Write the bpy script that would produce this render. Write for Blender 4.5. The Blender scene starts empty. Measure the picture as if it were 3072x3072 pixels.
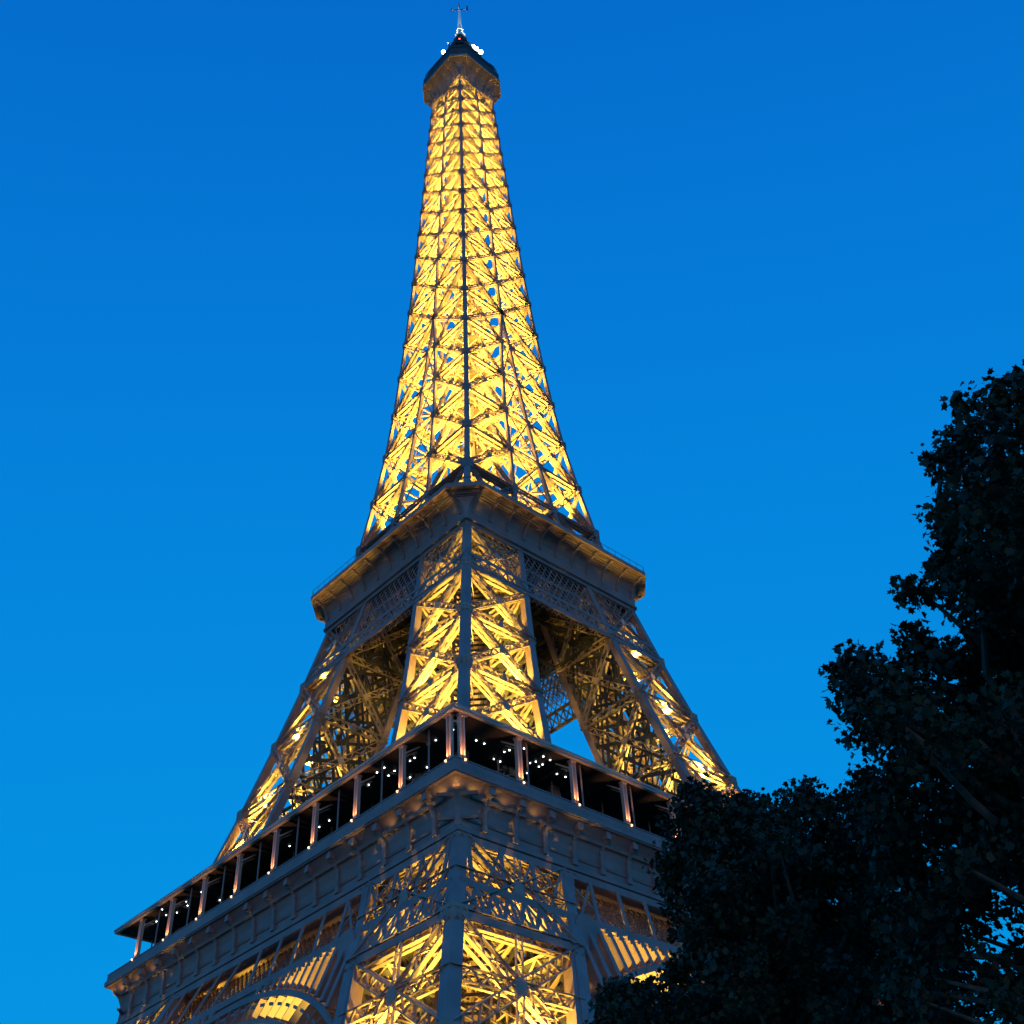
import bpy, math, random
import numpy as np
from mathutils import Vector, Matrix

S = bpy.context.scene
COL = S.collection
R = math.radians
random.seed(7)
RNG = np.random.default_rng(7)

# ---------------------------------------------------------------- camera
YAW, PITCH, ROLL = 0.80247, 0.72278, -0.06134
CAM = Vector((-99.467, -111.766, 1.7))
cd = bpy.data.cameras.new('camera')
cd.sensor_width = 36
cd.lens = 3474.4 / 3072 * 36
cd.clip_start = 0.1
cd.clip_end = 20000
cam = bpy.data.objects.new('camera', cd)
COL.objects.link(cam)
fw = Vector((math.cos(PITCH) * math.cos(YAW), math.cos(PITCH) * math.sin(YAW), math.sin(PITCH)))
rt = Vector((math.sin(YAW), -math.cos(YAW), 0))
up = rt.cross(fw)
r2 = rt * math.cos(ROLL) + up * math.sin(ROLL)
u2 = -rt * math.sin(ROLL) + up * math.cos(ROLL)
M = Matrix((r2, u2, -fw)).transposed().to_4x4()
M.translation = CAM
cam.matrix_world = M
S.camera = cam

# ---------------------------------------------------------------- sky (blue hour)
world = bpy.data.worlds.new('World')
S.world = world
world.use_nodes = True
nt = world.node_tree
bg = nt.nodes['Background']
sky = nt.nodes.new('ShaderNodeTexSky')
sky.sky_type = 'NISHITA'
sky.sun_disc = False
SUN_EL, SUN_ROT = R(3), R(226)
sky.sun_elevation = SUN_EL
sky.sun_rotation = SUN_ROT
sky.ozone_density = 10
sky.air_density = 1
sky.dust_density = 1
sep = nt.nodes.new('ShaderNodeSeparateColor')
com = nt.nodes.new('ShaderNodeCombineColor')
nt.links.new(sky.outputs[0], sep.inputs[0])
def chan(i, c0, k, add=0.0, toe=0.0):
    """film-like shoulder of the camera: k * v / (v + c0)"""
    o_ = nt.nodes.new('ShaderNodeMath'); o_.operation = 'SUBTRACT'; o_.inputs[1].default_value = toe
    nt.links.new(sep.outputs[i], o_.inputs[0])
    a = nt.nodes.new('ShaderNodeMath'); a.operation = 'MAXIMUM'; a.inputs[1].default_value = 0.0
    nt.links.new(o_.outputs[0], a.inputs[0])
    d = nt.nodes.new('ShaderNodeMath'); d.operation = 'ADD'; d.inputs[1].default_value = c0
    nt.links.new(a.outputs[0], d.inputs[0])
    b = nt.nodes.new('ShaderNodeMath'); b.operation = 'DIVIDE'
    nt.links.new(a.outputs[0], b.inputs[0]); nt.links.new(d.outputs[0], b.inputs[1])
    c = nt.nodes.new('ShaderNodeMath'); c.operation = 'MULTIPLY_ADD'
    c.inputs[1].default_value = k; c.inputs[2].default_value = add
    nt.links.new(b.outputs[0], c.inputs[0])
    nt.links.new(c.outputs[0], com.inputs[i])
chan(0, 1.0, 0.2, 0.015)
chan(1, 0.049, 3.8, 0.0, 0.03)
chan(2, 0.098, 8.3, 0.0, 0.3)
nt.links.new(com.outputs[0], bg.inputs[0])
bg.inputs[1].default_value = 0.1

sd = bpy.data.lights.new('sun', 'SUN')
sd.energy = 0.2
sd.angle = R(12)
sd.color = (1.0, 0.55, 0.42)
sun = bpy.data.objects.new('sun', sd)
COL.objects.link(sun)
sun.rotation_euler = (R(87), 0, -SUN_ROT + math.pi)

S.view_settings.view_transform = 'Standard'
S.view_settings.look = 'None'
S.view_settings.exposure = 0
S.view_settings.gamma = 1

# ---------------------------------------------------------------- materials
def mat(name, col, rough=0.6, metal=0.0, var=0.0, scale=1.0, bump=0.0, spec=0.5):
    m = bpy.data.materials.new(name)
    m.use_nodes = True
    t = m.node_tree
    b = t.nodes['Principled BSDF']
    b.inputs['Base Color'].default_value = (*col, 1)
    b.inputs['Roughness'].default_value = rough
    b.inputs['Metallic'].default_value = metal
    b.inputs['Specular IOR Level'].default_value = spec
    if var:
        tc = t.nodes.new('ShaderNodeTexCoord')
        n = t.nodes.new('ShaderNodeTexNoise')
        n.inputs['Scale'].default_value = scale
        n.inputs['Detail'].default_value = 4
        t.links.new(tc.outputs['Object'], n.inputs['Vector'])
        cr = t.nodes.new('ShaderNodeValToRGB')
        cr.color_ramp.elements[0].position = 0.3
        cr.color_ramp.elements[1].position = 0.7
        cr.color_ramp.elements[0].color = (*[c * (1 - var) for c in col], 1)
        cr.color_ramp.elements[1].color = (*[min(1, c * (1 + var)) for c in col], 1)
        t.links.new(n.outputs['Fac'], cr.inputs[0])
        t.links.new(cr.outputs[0], b.inputs['Base Color'])
        if bump:
            bp = t.nodes.new('ShaderNodeBump')
            bp.inputs['Strength'].default_value = bump
            t.links.new(n.outputs['Fac'], bp.inputs['Height'])
            t.links.new(bp.outputs[0], b.inputs['Normal'])
    return m

def emis(name, col, st):
    m = bpy.data.materials.new(name)
    m.use_nodes = True
    b = m.node_tree.nodes['Principled BSDF']
    b.inputs['Base Color'].default_value = (0.5, 0.5, 0.5, 1)
    b.inputs['Emission Color'].default_value = (*col, 1)
    b.inputs['Emission Strength'].default_value = st
    return m

IRON = mat('painted_iron', (0.28, 0.168, 0.15), 0.55, 0.0, 0.18, 0.35)
IRONB = mat('painted_iron_bracing', (0.36, 0.235, 0.19), 0.6, 0.0, 0.2, 0.5)
BROWN = mat('shaded_shaft_iron', (0.11, 0.07, 0.05), 0.7, 0.0, 0.3, 0.5)  # shaft and stair darker than the iron, standing in for shade inside the spire
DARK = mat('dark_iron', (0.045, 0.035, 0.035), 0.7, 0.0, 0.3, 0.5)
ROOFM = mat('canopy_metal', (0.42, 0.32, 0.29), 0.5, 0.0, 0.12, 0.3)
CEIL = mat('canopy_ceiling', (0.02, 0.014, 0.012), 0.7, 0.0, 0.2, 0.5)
COLM = mat('column_paint', (0.50, 0.33, 0.27), 0.5, 0.0, 0.1, 0.6)
GLASS = mat('pavilion_glass', (0.012, 0.011, 0.012), 0.5, 0.0)
STONE = mat('masonry', (0.32, 0.29, 0.25), 0.8, 0.0, 0.25, 1.5, 0.3)
MAST = mat('antenna_white', (0.75, 0.8, 0.8), 0.4)
LAMPW = emis('white_lamp', (0.85, 0.95, 1.0), 30)
LED = emis('white_downlight', (0.8, 0.95, 1.0), 14)
LAMPG = emis('sodium_lamp', (1.0, 0.62, 0.16), 40)
LAMPC = emis('column_uplight', (1.0, 0.6, 0.3), 3)
LAMPR = emis('red_lamp', (1.0, 0.08, 0.06), 6)
KIOSK = emis('lit_window', (1.0, 0.62, 0.15), 1.6)

# ---------------------------------------------------------------- mesh building
class MB:
    """collects boxes, plates and polygons, then links them as one mesh"""
    def __init__(s):
        s.V = []; s.F = []; s.n = 0
    def bars(s, P0, P1, w, h, upv=(0, 0, 1)):
        P0 = np.asarray(P0, float).reshape(-1, 3); P1 = np.asarray(P1, float).reshape(-1, 3)
        d = P1 - P0
        L = np.linalg.norm(d, axis=1, keepdims=True); L[L < 1e-9] = 1
        d = d / L
        U = np.broadcast_to(np.asarray(upv, float), d.shape).copy()
        par = np.abs((d * U).sum(1)) > 0.98 * np.linalg.norm(U, axis=1)
        U[par] = (1, 0.13, 0)
        a = np.cross(d, U); a /= np.linalg.norm(a, axis=1, keepdims=True)
        b = np.cross(a, d)
        w = np.broadcast_to(np.asarray(w, float).reshape(-1, 1), (len(d), 1)) / 2
        h = np.broadcast_to(np.asarray(h, float).reshape(-1, 1), (len(d), 1)) / 2
        vs = []
        for P in (P0, P1):
            for sa, sb in ((-1, -1), (1, -1), (1, 1), (-1, 1)):
                vs.append(P + a * w * sa + b * h * sb)
        V = np.stack(vs, 1).reshape(-1, 3)
        base = np.array([[0, 1, 5, 4], [1, 2, 6, 5], [2, 3, 7, 6], [3, 0, 4, 7], [3, 2, 1, 0], [4, 5, 6, 7]])
        F = (np.arange(len(d))[:, None, None] * 8 + base[None]).reshape(-1, 4) + s.n
        s.V.append(V); s.F.extend(F.tolist()); s.n += len(V)
    def bar(s, p0, p1, w, h, upv=(0, 0, 1)):
        s.bars([p0], [p1], w, h, upv)
    def box(s, c, sx, sy, sz):
        c = np.array(c, float)
        s.bars([c - (0, 0, sz / 2)], [c + (0, 0, sz / 2)], sy, sx, (1, 0, 0))
    def poly(s, pts):
        s.V.append(np.array(pts, float)); s.F.append(list(range(s.n, s.n + len(pts)))); s.n += len(pts)
    def prism(s, pts, d):
        """extrude polygon pts by vector d"""
        pts = np.array(pts, float); n = len(pts); d = np.array(d, float)
        s.V.append(np.vstack([pts, pts + d]))
        s.F.append([s.n + i for i in range(n)]); s.F.append([s.n + n + i for i in range(n)][::-1])
        for i in range(n):
            j = (i + 1) % n
            s.F.append([s.n + i, s.n + n + i, s.n + n + j, s.n + j])
        s.n += 2 * n
    def lathe(s, c, prof, seg=12):
        c = np.array(c, float); k = len(prof)
        V = []
        for r, z in prof:
            for j in range(seg):
                a = 2 * math.pi * j / seg
                V.append(c + (r * math.cos(a), r * math.sin(a), z))
        s.V.append(np.array(V))
        for i in range(k - 1):
            for j in range(seg):
                jj = (j + 1) % seg
                s.F.append([s.n + i * seg + j, s.n + i * seg + jj, s.n + (i + 1) * seg + jj, s.n + (i + 1) * seg + j])
        s.F.append([s.n + j for j in range(seg)][::-1]); s.F.append([s.n + (k - 1) * seg + j for j in range(seg)])
        s.n += k * seg
    def tube(s, p0, p1, r0, r1=None, seg=8):
        p0 = np.array(p0, float); p1 = np.array(p1, float); r1 = r0 if r1 is None else r1
        d = p1 - p0; d /= max(np.linalg.norm(d), 1e-9)
        u = np.cross(d, (0, 0, 1) if abs(d[2]) < .9 else (1, 0, 0)); u /= np.linalg.norm(u); v = np.cross(d, u)
        V = []
        for p, r in ((p0, r0), (p1, r1)):
            for j in range(seg):
                a = 2 * math.pi * j / seg
                V.append(p + r * (math.cos(a) * u + math.sin(a) * v))
        s.V.append(np.array(V))
        for j in range(seg):
            jj = (j + 1) % seg
            s.F.append([s.n + j, s.n + jj, s.n + seg + jj, s.n + seg + j])
        s.F.append([s.n + j for j in range(seg)][::-1]); s.F.append([s.n + seg + j for j in range(seg)])
        s.n += 2 * seg
    def girder(s, p0, p1, nrm, depth, fl=0.3, th=0.16, pitch=1.0, lace=0.12, layers=1, gap=0.6):
        """lattice girder lying in the plane with normal nrm: two flanges and zigzag lacing"""
        p0 = np.array(p0, float); p1 = np.array(p1, float); nrm = np.array(nrm, float); nrm /= np.linalg.norm(nrm)
        d = p1 - p0; L = np.linalg.norm(d); d /= L
        a = np.cross(d, nrm); a /= np.linalg.norm(a)
        for ly in range(layers):
            off = nrm * (ly * gap)
            q0 = p0 + off; q1 = p1 + off
            # deep thin flanges: little iron faces outwards, much faces up, down and sideways
            s.bars([q0 + a * depth / 2, q0 - a * depth / 2], [q1 + a * depth / 2, q1 - a * depth / 2], th * 0.55, fl * (1.9 if layers > 1 else 1.5), nrm)
            n = max(2, int(L / pitch))
            t = np.linspace(0, 1, n + 1)
            sg = np.where(np.arange(n + 1) % 2 == 0, 1, -1)
            P = q0 + d * (t * L)[:, None] + a * (sg * depth / 2)[:, None]
            s.bars(P[:-1], P[1:], lace * 0.75, 0.22, nrm)
    def build(s, name, m, parent=None, coll=None):
        me = bpy.data.meshes.new(name)
        V = np.vstack(s.V) if s.V else np.zeros((0, 3))
        me.from_pydata(V.tolist(), [], s.F)
        me.materials.append(m)
        o = bpy.data.objects.new(name, me)
        COL.objects.link(o)
        if parent is not None: o.parent = parent
        return o

def tag(o, label=None, cat=None, group=None, kind=None):
    if label: o['label'] = label
    if cat: o['category'] = cat
    if group: o['group'] = group
    if kind: o['kind'] = kind
    return o

def empty(name, loc=(0, 0, 0)):
    o = bpy.data.objects.new(name, None); o.location = loc; COL.objects.link(o)
    return o

def dup(o, parent, rot=0.0, loc=None):
    c = o.copy(); COL.objects.link(c); c.parent = parent
    if rot: c.rotation_euler = (0, 0, rot)
    if loc is not None: c.location = loc
    for ch in list(o.children):
        d = ch.copy(); COL.objects.link(d); d.parent = c
    return c

# ---------------------------------------------------------------- tower profile
WZ = [0, 28, 52, 57.6, 65, 72.9, 79, 88.9, 99, 111, 116, 120, 126, 131, 140, 150, 162, 175, 195, 205, 221, 240, 260, 276]
WW = [55.2, 43.5, 33.4, 31.6, 29.2, 26.9, 25.1, 22.5, 20.0, 17.3, 16.15, 15.4, 14.45, 13.75, 12.55, 11.4, 10.45, 9.65, 8.5, 8.1, 7.35, 6.6, 5.85, 5.2]
GZ = [0, 28, 52, 57.6, 71, 80, 90.5, 100, 110, 116, 127, 138, 150, 162, 172, 179, 400]
GG = [40, 28.3, 18.2, 16.6, 13.8, 12.2, 10.1, 8.2, 6.6, 5.6, 4.3, 3.2, 2.5, 1.6, 0.8, 0, 0]
w_ = lambda z: float(np.interp(z, WZ, WW))
g_ = lambda z: float(np.interp(z, GZ, GG))
cs_ = lambda z: float(np.interp(z, [0, 52, 60, 110, 120, 200, 270], [1.35, 1.25, 1.1, 0.95, 0.66, 0.52, 0.45]))

tower = empty('lattice_tower')
tag(tower, 'huge floodlit iron lattice tower with two galleries and an antenna mast on top', 'tower')

NRM = {'x': np.array([1.0, 0, 0]), 'y': np.array([0, 1.0, 0])}

def face_pts(face, z):
    """two edge points of one face of the quadrant leg (-,-) at height z"""
    w, g = w_(z), g_(z)
    return {'ox': ((-w, -w, z), (-w, -g, z)), 'oy': ((-w, -w, z), (-g, -w, z)),
            'ix': ((-g, -w, z), (-g, -g, z)), 'iy': ((-w, -g, z), (-g, -g, z))}[face]

# --- legs from the ground to the second floor
LEG_NODES = [[0.5, 10, 19.5, 29.5, 41.5, 52], [58, 69, 79.7, 90.3, 100.5, 111]]
chords = [MB() for _ in range(4)]; brace = MB(); guss = brace; track = MB()
CORN = ((0, 0), (0, 1), (1, 0), (1, 1))
for zs in LEG_NODES:
    for z0, z1 in zip(zs[:-1], zs[1:]):
        for ci, (cx, cy) in enumerate(CORN):
            f = lambda z: np.array((-(g_(z) if cx else w_(z)), -(g_(z) if cy else w_(z)), z))
            n = 3
            zz = np.linspace(z0, z1, n + 1)
            for a, b in zip(zz[:-1], zz[1:]):
                c = cs_(a)
                # box column standing 2 mm inside its own splice
                ins = np.array((c / 2 * (1 if not cx else -1), c / 2 * (1 if not cy else -1), 0))
                chords[ci].bar(f(a) + ins, f(b) + ins, c, c, (1, 0, 0))
# the gap between the sections (inside the first floor)
for ci, (cx, cy) in enumerate(CORN):
    f = lambda z: np.array((-(g_(z) if cx else w_(z)), -(g_(z) if cy else w_(z)), z))
    c = 1.15
    ins = np.array((c / 2 * (1 if not cx else -1), c / 2 * (1 if not cy else -1), 0))
    chords[ci].bar(f(52) + ins, f(58) + ins, c, c, (1, 0, 0))
def plate(mb, c, nrm, r, t=0.12, sq=False):
    c = np.array(c, float)
    e = np.cross(nrm, (0, 0, 1)); e = e / np.linalg.norm(e)
    pts = []
    for k in range(8):
        a = math.pi / 8 + k * math.pi / 4
        pts.append(c + e * r * math.cos(a) + np.array((0, 0, 1.15)) * r * math.sin(a) - nrm * t / 2)
    mb.prism(pts, nrm * t)
for zs in LEG_NODES:
    for i, (z0, z1) in enumerate(zip(zs[:-1], zs[1:])):
        low = z0 < 55
        dep = 1.5 if low else 1.0
        for face in ('ox', 'oy', 'ix', 'iy'):
            a0, b0 = map(np.array, face_pts(face, z0)); a1, b1 = map(np.array, face_pts(face, z1))
            n = NRM['x'] if face[1] == 'x' else NRM['y']
            sgn = 1 if face[0] == 'o' else -1
            n = n * sgn
            off = n * 0.15
            ly = 2
            brace.girder(a0 + off, b1 + off, n, dep * 0.8, 0.26 if low else 0.22, 0.16, 1.5 if low else 1.2, 0.12, ly, 0.9 if low else 0.7)
            brace.girder(b0 + off, a1 + off, n, dep * 0.8, 0.26 if low else 0.22, 0.16, 1.5 if low else 1.2, 0.12, ly, 0.9 if low else 0.7)
            brace.girder(a1 + off, b1 + off, n, dep, 0.25, 0.16, 1.2, 0.13, ly, 0.8)
            mid = (a0 + b1 + b0 + a1) / 4
            if low:
                am = (a0 + a1) / 2; bm = (b0 + b1) / 2
                brace.girder(am + off, bm + off, n, dep * 0.75, 0.2, 0.14, 1.1, 0.12, 2, 0.8)
                cm = (a1 + b1) / 2; c0 = (a0 + b0) / 2
                brace.girder(c0 + off, cm + off, n, 0.8, 0.16, 0.12, 0.9, 0.1, 1)
            plate(guss, mid - n * 0.05, n, 0.75 if low else 0.5)
            if not low: plate(guss, (a1 + b1) / 2 - n * 0.05, n, 0.4)
        # square plates at the corners, as on the outer column
        for k in (0, 1):
            p = np.array(face_pts('ox', z1)[0])
            c = cs_(z1) * 1.35
            guss.bar(p + (c * .37, c * .37, -c * .55), p + (c * .37, c * .37, c * .55), c, c, (1, 0, 0))
            break
        # diaphragm inside the leg
        p = [np.array(x) for x in (face_pts('ox', z1)[0], face_pts('ox', z1)[1], face_pts('ix', z1)[1], face_pts('iy', z1)[1])]
        a1, b1 = face_pts('ox', z1); c1, d1 = face_pts('ix', z1)
        for s0, s1 in ((a1, d1),):
            brace.girder(s0, s1, (0, 0, 1), 0.8, 0.2, 0.16, 1.2, 0.12)
        # inclined lift track and service stair running up the leg
        for k in (-1, 1):
            m0 = (np.array(face_pts('ox', z0)[0]) + np.array(face_pts('ix', z0)[1])) / 2
            m1 = (np.array(face_pts('ox', z1)[0]) + np.array(face_pts('ix', z1)[1])) / 2
            o = np.array((1.6 * k, -1.6 * k, 0))
            track.bar(m0 + o, m1 + o, 0.4, 0.7)
        nst = int((z1 - z0) / 0.9)
        tt = np.linspace(0, 1, nst)[:, None]
        ctr = m0 + (m1 - m0) * tt
        track.bars(ctr + (1.6, -1.6, 0), ctr + (-1.6, 1.6, 0), 0.25, 0.2)
legs = []
leg = brace.build('leg', IRONB, tower)
for c_ in chords: c_.build('corner_column', IRON, leg)
scr = MB()  # dark strips added on the inner faces, standing in for their unlit depth
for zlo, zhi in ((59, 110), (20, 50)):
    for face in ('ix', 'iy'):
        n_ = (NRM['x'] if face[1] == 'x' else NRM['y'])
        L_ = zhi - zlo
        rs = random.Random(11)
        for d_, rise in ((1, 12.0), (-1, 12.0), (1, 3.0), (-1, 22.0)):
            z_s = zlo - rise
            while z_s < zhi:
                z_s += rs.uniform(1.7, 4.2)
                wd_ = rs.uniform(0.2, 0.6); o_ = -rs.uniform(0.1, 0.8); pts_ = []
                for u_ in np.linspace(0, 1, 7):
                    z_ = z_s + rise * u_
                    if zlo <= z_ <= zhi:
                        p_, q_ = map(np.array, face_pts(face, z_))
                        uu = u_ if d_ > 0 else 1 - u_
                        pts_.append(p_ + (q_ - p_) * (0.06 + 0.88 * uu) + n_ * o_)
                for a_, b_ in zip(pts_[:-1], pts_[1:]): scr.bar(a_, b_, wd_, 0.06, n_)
scr.build('shade_lattice', DARK, leg)
ca_, cb_ = (w_(52) + g_(52)) / 2, (w_(58) + g_(58)) / 2
for k_ in (-1, 1):
    track.bar((-ca_ + 1.6 * k_, -ca_ - 1.6 * k_, 51.8), (-cb_ + 1.6 * k_, -cb_ - 1.6 * k_, 58.2), 0.4, 0.7)
track.build('lift_track', DARK, leg)  # track coloured dark to deepen the shaded voids inside the leg
for cx, cy in ((0, 0), (0, 1), (1, 0), (1, 1)):
    base = MB(); x = -(g_(0) if cx else w_(0)); y = -(g_(0) if cy else w_(0))
    base.prism([(x - 3.2, y - 3.2, 0), (x + 3.2, y - 3.2, 0), (x + 3.2, y + 3.2, 0), (x - 3.2, y + 3.2, 0)], (0, 0, 0.9))
    base.prism([(x - 2.2, y - 2.2, 0.9), (x + 2.2, y - 2.2, 0.9), (x + 2.2, y + 2.2, 0.9), (x - 2.2, y + 2.2, 0.9)], (0.4, 0.4, 1.6))
    base.build('masonry_base', STONE, leg)
legs.append(leg)
for k in range(1, 4):
    legs.append(dup(leg, tower, k * math.pi / 2))

# --- first floor
P1 = MB()
H1 = 35.35
Z1 = 57.3
# deck slab ring and inner floor
for k in range(4):
    c, s_ = [(1, 0), (0, 1), (-1, 0), (0, -1)][k]
def rot4(fn):
    for k in range(4):
        a = k * math.pi / 2
        fn(k, math.cos(a), math.sin(a))
def side(mb_fn):
    pass
deck = MB()
def ring(mb, ho, hi, z0, z1, ch=0.0):
    """square ring slab with optional chamfered outer corners"""
    o = [(-ho + ch, -ho), (ho - ch, -ho), (ho, -ho + ch), (ho, ho - ch), (ho - ch, ho), (-ho + ch, ho), (-ho, ho - ch), (-ho, -ho + ch)]
    if ch <= 0: o = [(-ho, -ho), (ho, -ho), (ho, ho), (-ho, ho)]
    ci = ch * hi / ho
    i = [(-hi + ci, -hi), (hi - ci, -hi), (hi, -hi + ci), (hi, hi - ci), (hi - ci, hi), (-hi + ci, hi), (-hi, hi - ci), (-hi, -hi + ci)]
    if ch <= 0: i = [(-hi, -hi), (hi, -hi), (hi, hi), (-hi, hi)]
    n = len(o); b = mb.n
    V = [(x, y, z0) for x, y in o] + [(x, y, z1) for x, y in o] + [(x, y, z0) for x, y in i] + [(x, y, z1) for x, y in i]
    mb.V.append(np.array(V, float)); mb.n += 4 * n
    for k in range(n):
        j = (k + 1) % n
        mb.F += [[b + k, b + j, b + n + j, b + n + k], [b + 3 * n + k, b + 3 * n + j, b + 2 * n + j, b + 2 * n + k],
                 [b + n + k, b + n + j, b + 3 * n + j, b + 3 * n + k], [b + 2 * n + k, b + 2 * n + j, b + j, b + k]]
def loft(mb, rings, closed=False):
    """rings = list of (h, ch, z): chamfered squares joined by faces"""
    b = mb.n; n = 8
    for h, ch, z in rings:
        o = [(-h + ch, -h), (h - ch, -h), (h, -h + ch), (h, h - ch), (h - ch, h), (-h + ch, h), (-h, h - ch), (-h, -h + ch)]
        mb.V.append(np.array([(x, y, z) for x, y in o], float))
    mb.n += n * len(rings)
    for r in range(len(rings) - 1):
        for k in range(n):
            j = (k + 1) % n
            mb.F.append([b + r * n + k, b + r * n + j, b + (r + 1) * n + j, b + (r + 1) * n + k])

ring(deck, H1, 14, Z1 - 0.42, Z1)                      # gallery floor
ring(deck, H1 + 0.12, H1 - 0.25, Z1 - 0.25, Z1 + 0.32)  # moulded edge
first = deck.build('first_platform', IRON, tower)
tower_parts = {}
fr = MB()
loft(fr, [(33.45, 0.01, 51.9), (33.75, 0.01, 52.0), (33.75, 0.01, 52.5), (33.5, 0.01, 52.6), (33.52, 0.01, 53.5), (33.66, 0.01, 54.5), (33.95, 0.01, 55.4), (34.4, 0.01, 56.2), (35.0, 0.01, 56.87)])
ring(fr, 33.4, 32.9, 51.9, 56.87)
fr.build('frieze', IRON, first)
# dark band set back behind the parapet
inn = MB()
ring(inn, 26.4, 25.9, 57.31, 62.6)
ring(inn, 17.5, 17.0, 57.31, 60.8)
ring(inn, 26.7, 13.4, 62.61, 62.9)
inn.build('pavilion_wall', GLASS, first)
# consoles (curved brackets with a pilaster below)
def console_mesh():
    mb = MB()
    pr = [(0, 52.65), (0.4, 52.65), (0.42, 54.5), (0.55, 55.1), (0.85, 55.6), (1.35, 55.95), (1.6, 56.25), (1.6, 56.85), (0, 56.85)]
    pts = [(-33.52 - x, -0.24, z) for x, z in pr]
    mb.prism(pts, (0, 0.48, 0))
    mb.prism([(-33.3, -2.02, 53.3), (-33.62, -2.02, 53.3), (-33.72, -2.02, 53.55), (-33.3, -2.02, 53.55)], (0, 4.04, 0))
    mb.prism([(-34.05, -2.02, 55.45), (-34.3, -2.02, 55.45), (-34.45, -2.02, 55.75), (-34.15, -2.02, 55.75)], (0, 4.04, 0))
    mb.prism([(-33.5, -0.36, 52.55), (-33.92, -0.36, 52.55), (-33.92, -0.36, 53.1), (-33.5, -0.36, 53.1)], (0, 0.72, 0))
    mb.prism([(-33.5, -0.34, 54.75), (-33.98, -0.34, 54.75), (-33.98, -0.34, 55.1), (-33.5, -0.34, 55.1)], (0, 0.68, 0))
    mb.prism([(-34.5, -0.33, 56.0), (-35.2, -0.33, 56.0), (-35.2, -0.33, 56.6), (-34.5, -0.33, 56.6)], (0, 0.66, 0))
    return mb
c0 = console_mesh().build('console', IRON, first)
ys = [-34.15 + 0.0] + [-30.35 + 4.05 * i for i in range(16)] + [34.15]
first_c = True
for k in range(4):
    for y in ys[1:-1]:
        c = c0 if first_c else c0.copy()
        if not first_c: COL.objects.link(c)
        first_c = False
        c.parent = first
        a = k * math.pi / 2
        c.rotation_euler = (0, 0, a)
        c.location = (-y * math.sin(a), y * math.cos(a), 0)
for k in range(4):
    c = c0.copy(); COL.objects.link(c); c.parent = first
    a = k * math.pi / 2 + math.pi / 4
    c.rotation_euler = (0, 0, a)
    r = 33.5 * (math.sqrt(2) - 1) - 0.35
    c.location = (-r * math.cos(a), -r * math.sin(a), 0)
# parapet: posts, rails and thin mesh panels
par = MB()
ring(par, H1 - 0.02, H1 - 0.14, Z1 + 1.18, Z1 + 1.3)
ring(par, H1 - 0.04, H1 - 0.1, Z1 + 0.45, Z1 + 1.1)
t = np.arange(-H1 + 0.2, H1, 0.675)
for k in range(4):
    a = k * math.pi / 2; ca, sa = math.cos(a), math.sin(a)
    P = np.stack([-np.ones_like(t) * (H1 - 0.08), t], 1)
    Q = np.stack([P[:, 0] * ca - P[:, 1] * sa, P[:, 0] * sa + P[:, 1] * ca], 1)
    par.bars(np.c_[Q, np.full(len(t), Z1 + 0.3)], np.c_[Q, np.full(len(t), Z1 + 1.2)], 0.09, 0.09)
par.build('parapet', IRON, first)
# gallery canopy
can = MB()
ZC0, ZC1 = 63.95, 64.45
ring(can, 35.38, 35.0, ZC0, ZC1)
ring(can, 35.0, 25.6, ZC0 + 0.35, ZC1 - 0.06)
ring(can, 35.5, 35.38, ZC1 - 0.22, ZC1 + 0.02)
canopy = can.build('canopy', ROOFM, first)
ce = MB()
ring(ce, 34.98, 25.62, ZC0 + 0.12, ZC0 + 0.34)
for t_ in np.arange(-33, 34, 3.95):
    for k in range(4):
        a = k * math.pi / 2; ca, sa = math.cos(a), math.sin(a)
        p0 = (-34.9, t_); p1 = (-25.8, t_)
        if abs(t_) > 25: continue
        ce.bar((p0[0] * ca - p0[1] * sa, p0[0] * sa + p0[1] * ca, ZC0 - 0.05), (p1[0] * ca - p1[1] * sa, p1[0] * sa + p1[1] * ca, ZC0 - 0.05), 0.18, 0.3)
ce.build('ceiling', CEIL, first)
# columns: pairs of flat shafts
def column_mesh():
    mb = MB()
    for q in (-1, 1):
        mb.bar((0, q * 0.24, 0.55), (0, q * 0.24, 6.55), 0.17, 0.42, (1, 0, 0))
    mb.box((0.09, 0, 3.5), 0.06, 0.36, 5.9)
    mb.box((0, 0, 0.3), 0.62, 0.86, 0.5)
    mb.box((0, 0, 6.5), 0.6, 0.8, 0.22)
    for q in (-1, 1):   # forked bracket under the canopy
        mb.bar((0, q * 0.2, 5.6), (1.5, q * 1.0, 6.6), 0.12, 0.16)
    mb.bar((0, 0, 5.3), (1.9, 0, 6.6), 0.12, 0.16)
    return mb
col0 = column_mesh().build('gallery_column', COLM, first)
CY = [-33.95] + [-26.25 + 7.87 * i for i in range(8)]
HC = 34.75
cols = []
n = 0
for k in range(4):
    a = k * math.pi / 2
    for y in (CY if k % 2 == 0 else [-v for v in CY]):
        c = col0 if n == 0 else col0.copy()
        if n: COL.objects.link(c)
        n += 1
        c.parent = first
        c.rotation_euler = (0, 0, a)
        x = -HC
        c.location = (x * math.cos(a) - y * math.sin(a), x * math.sin(a) + y * math.cos(a), Z1 + 0.05)
        cols.append(c)
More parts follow.
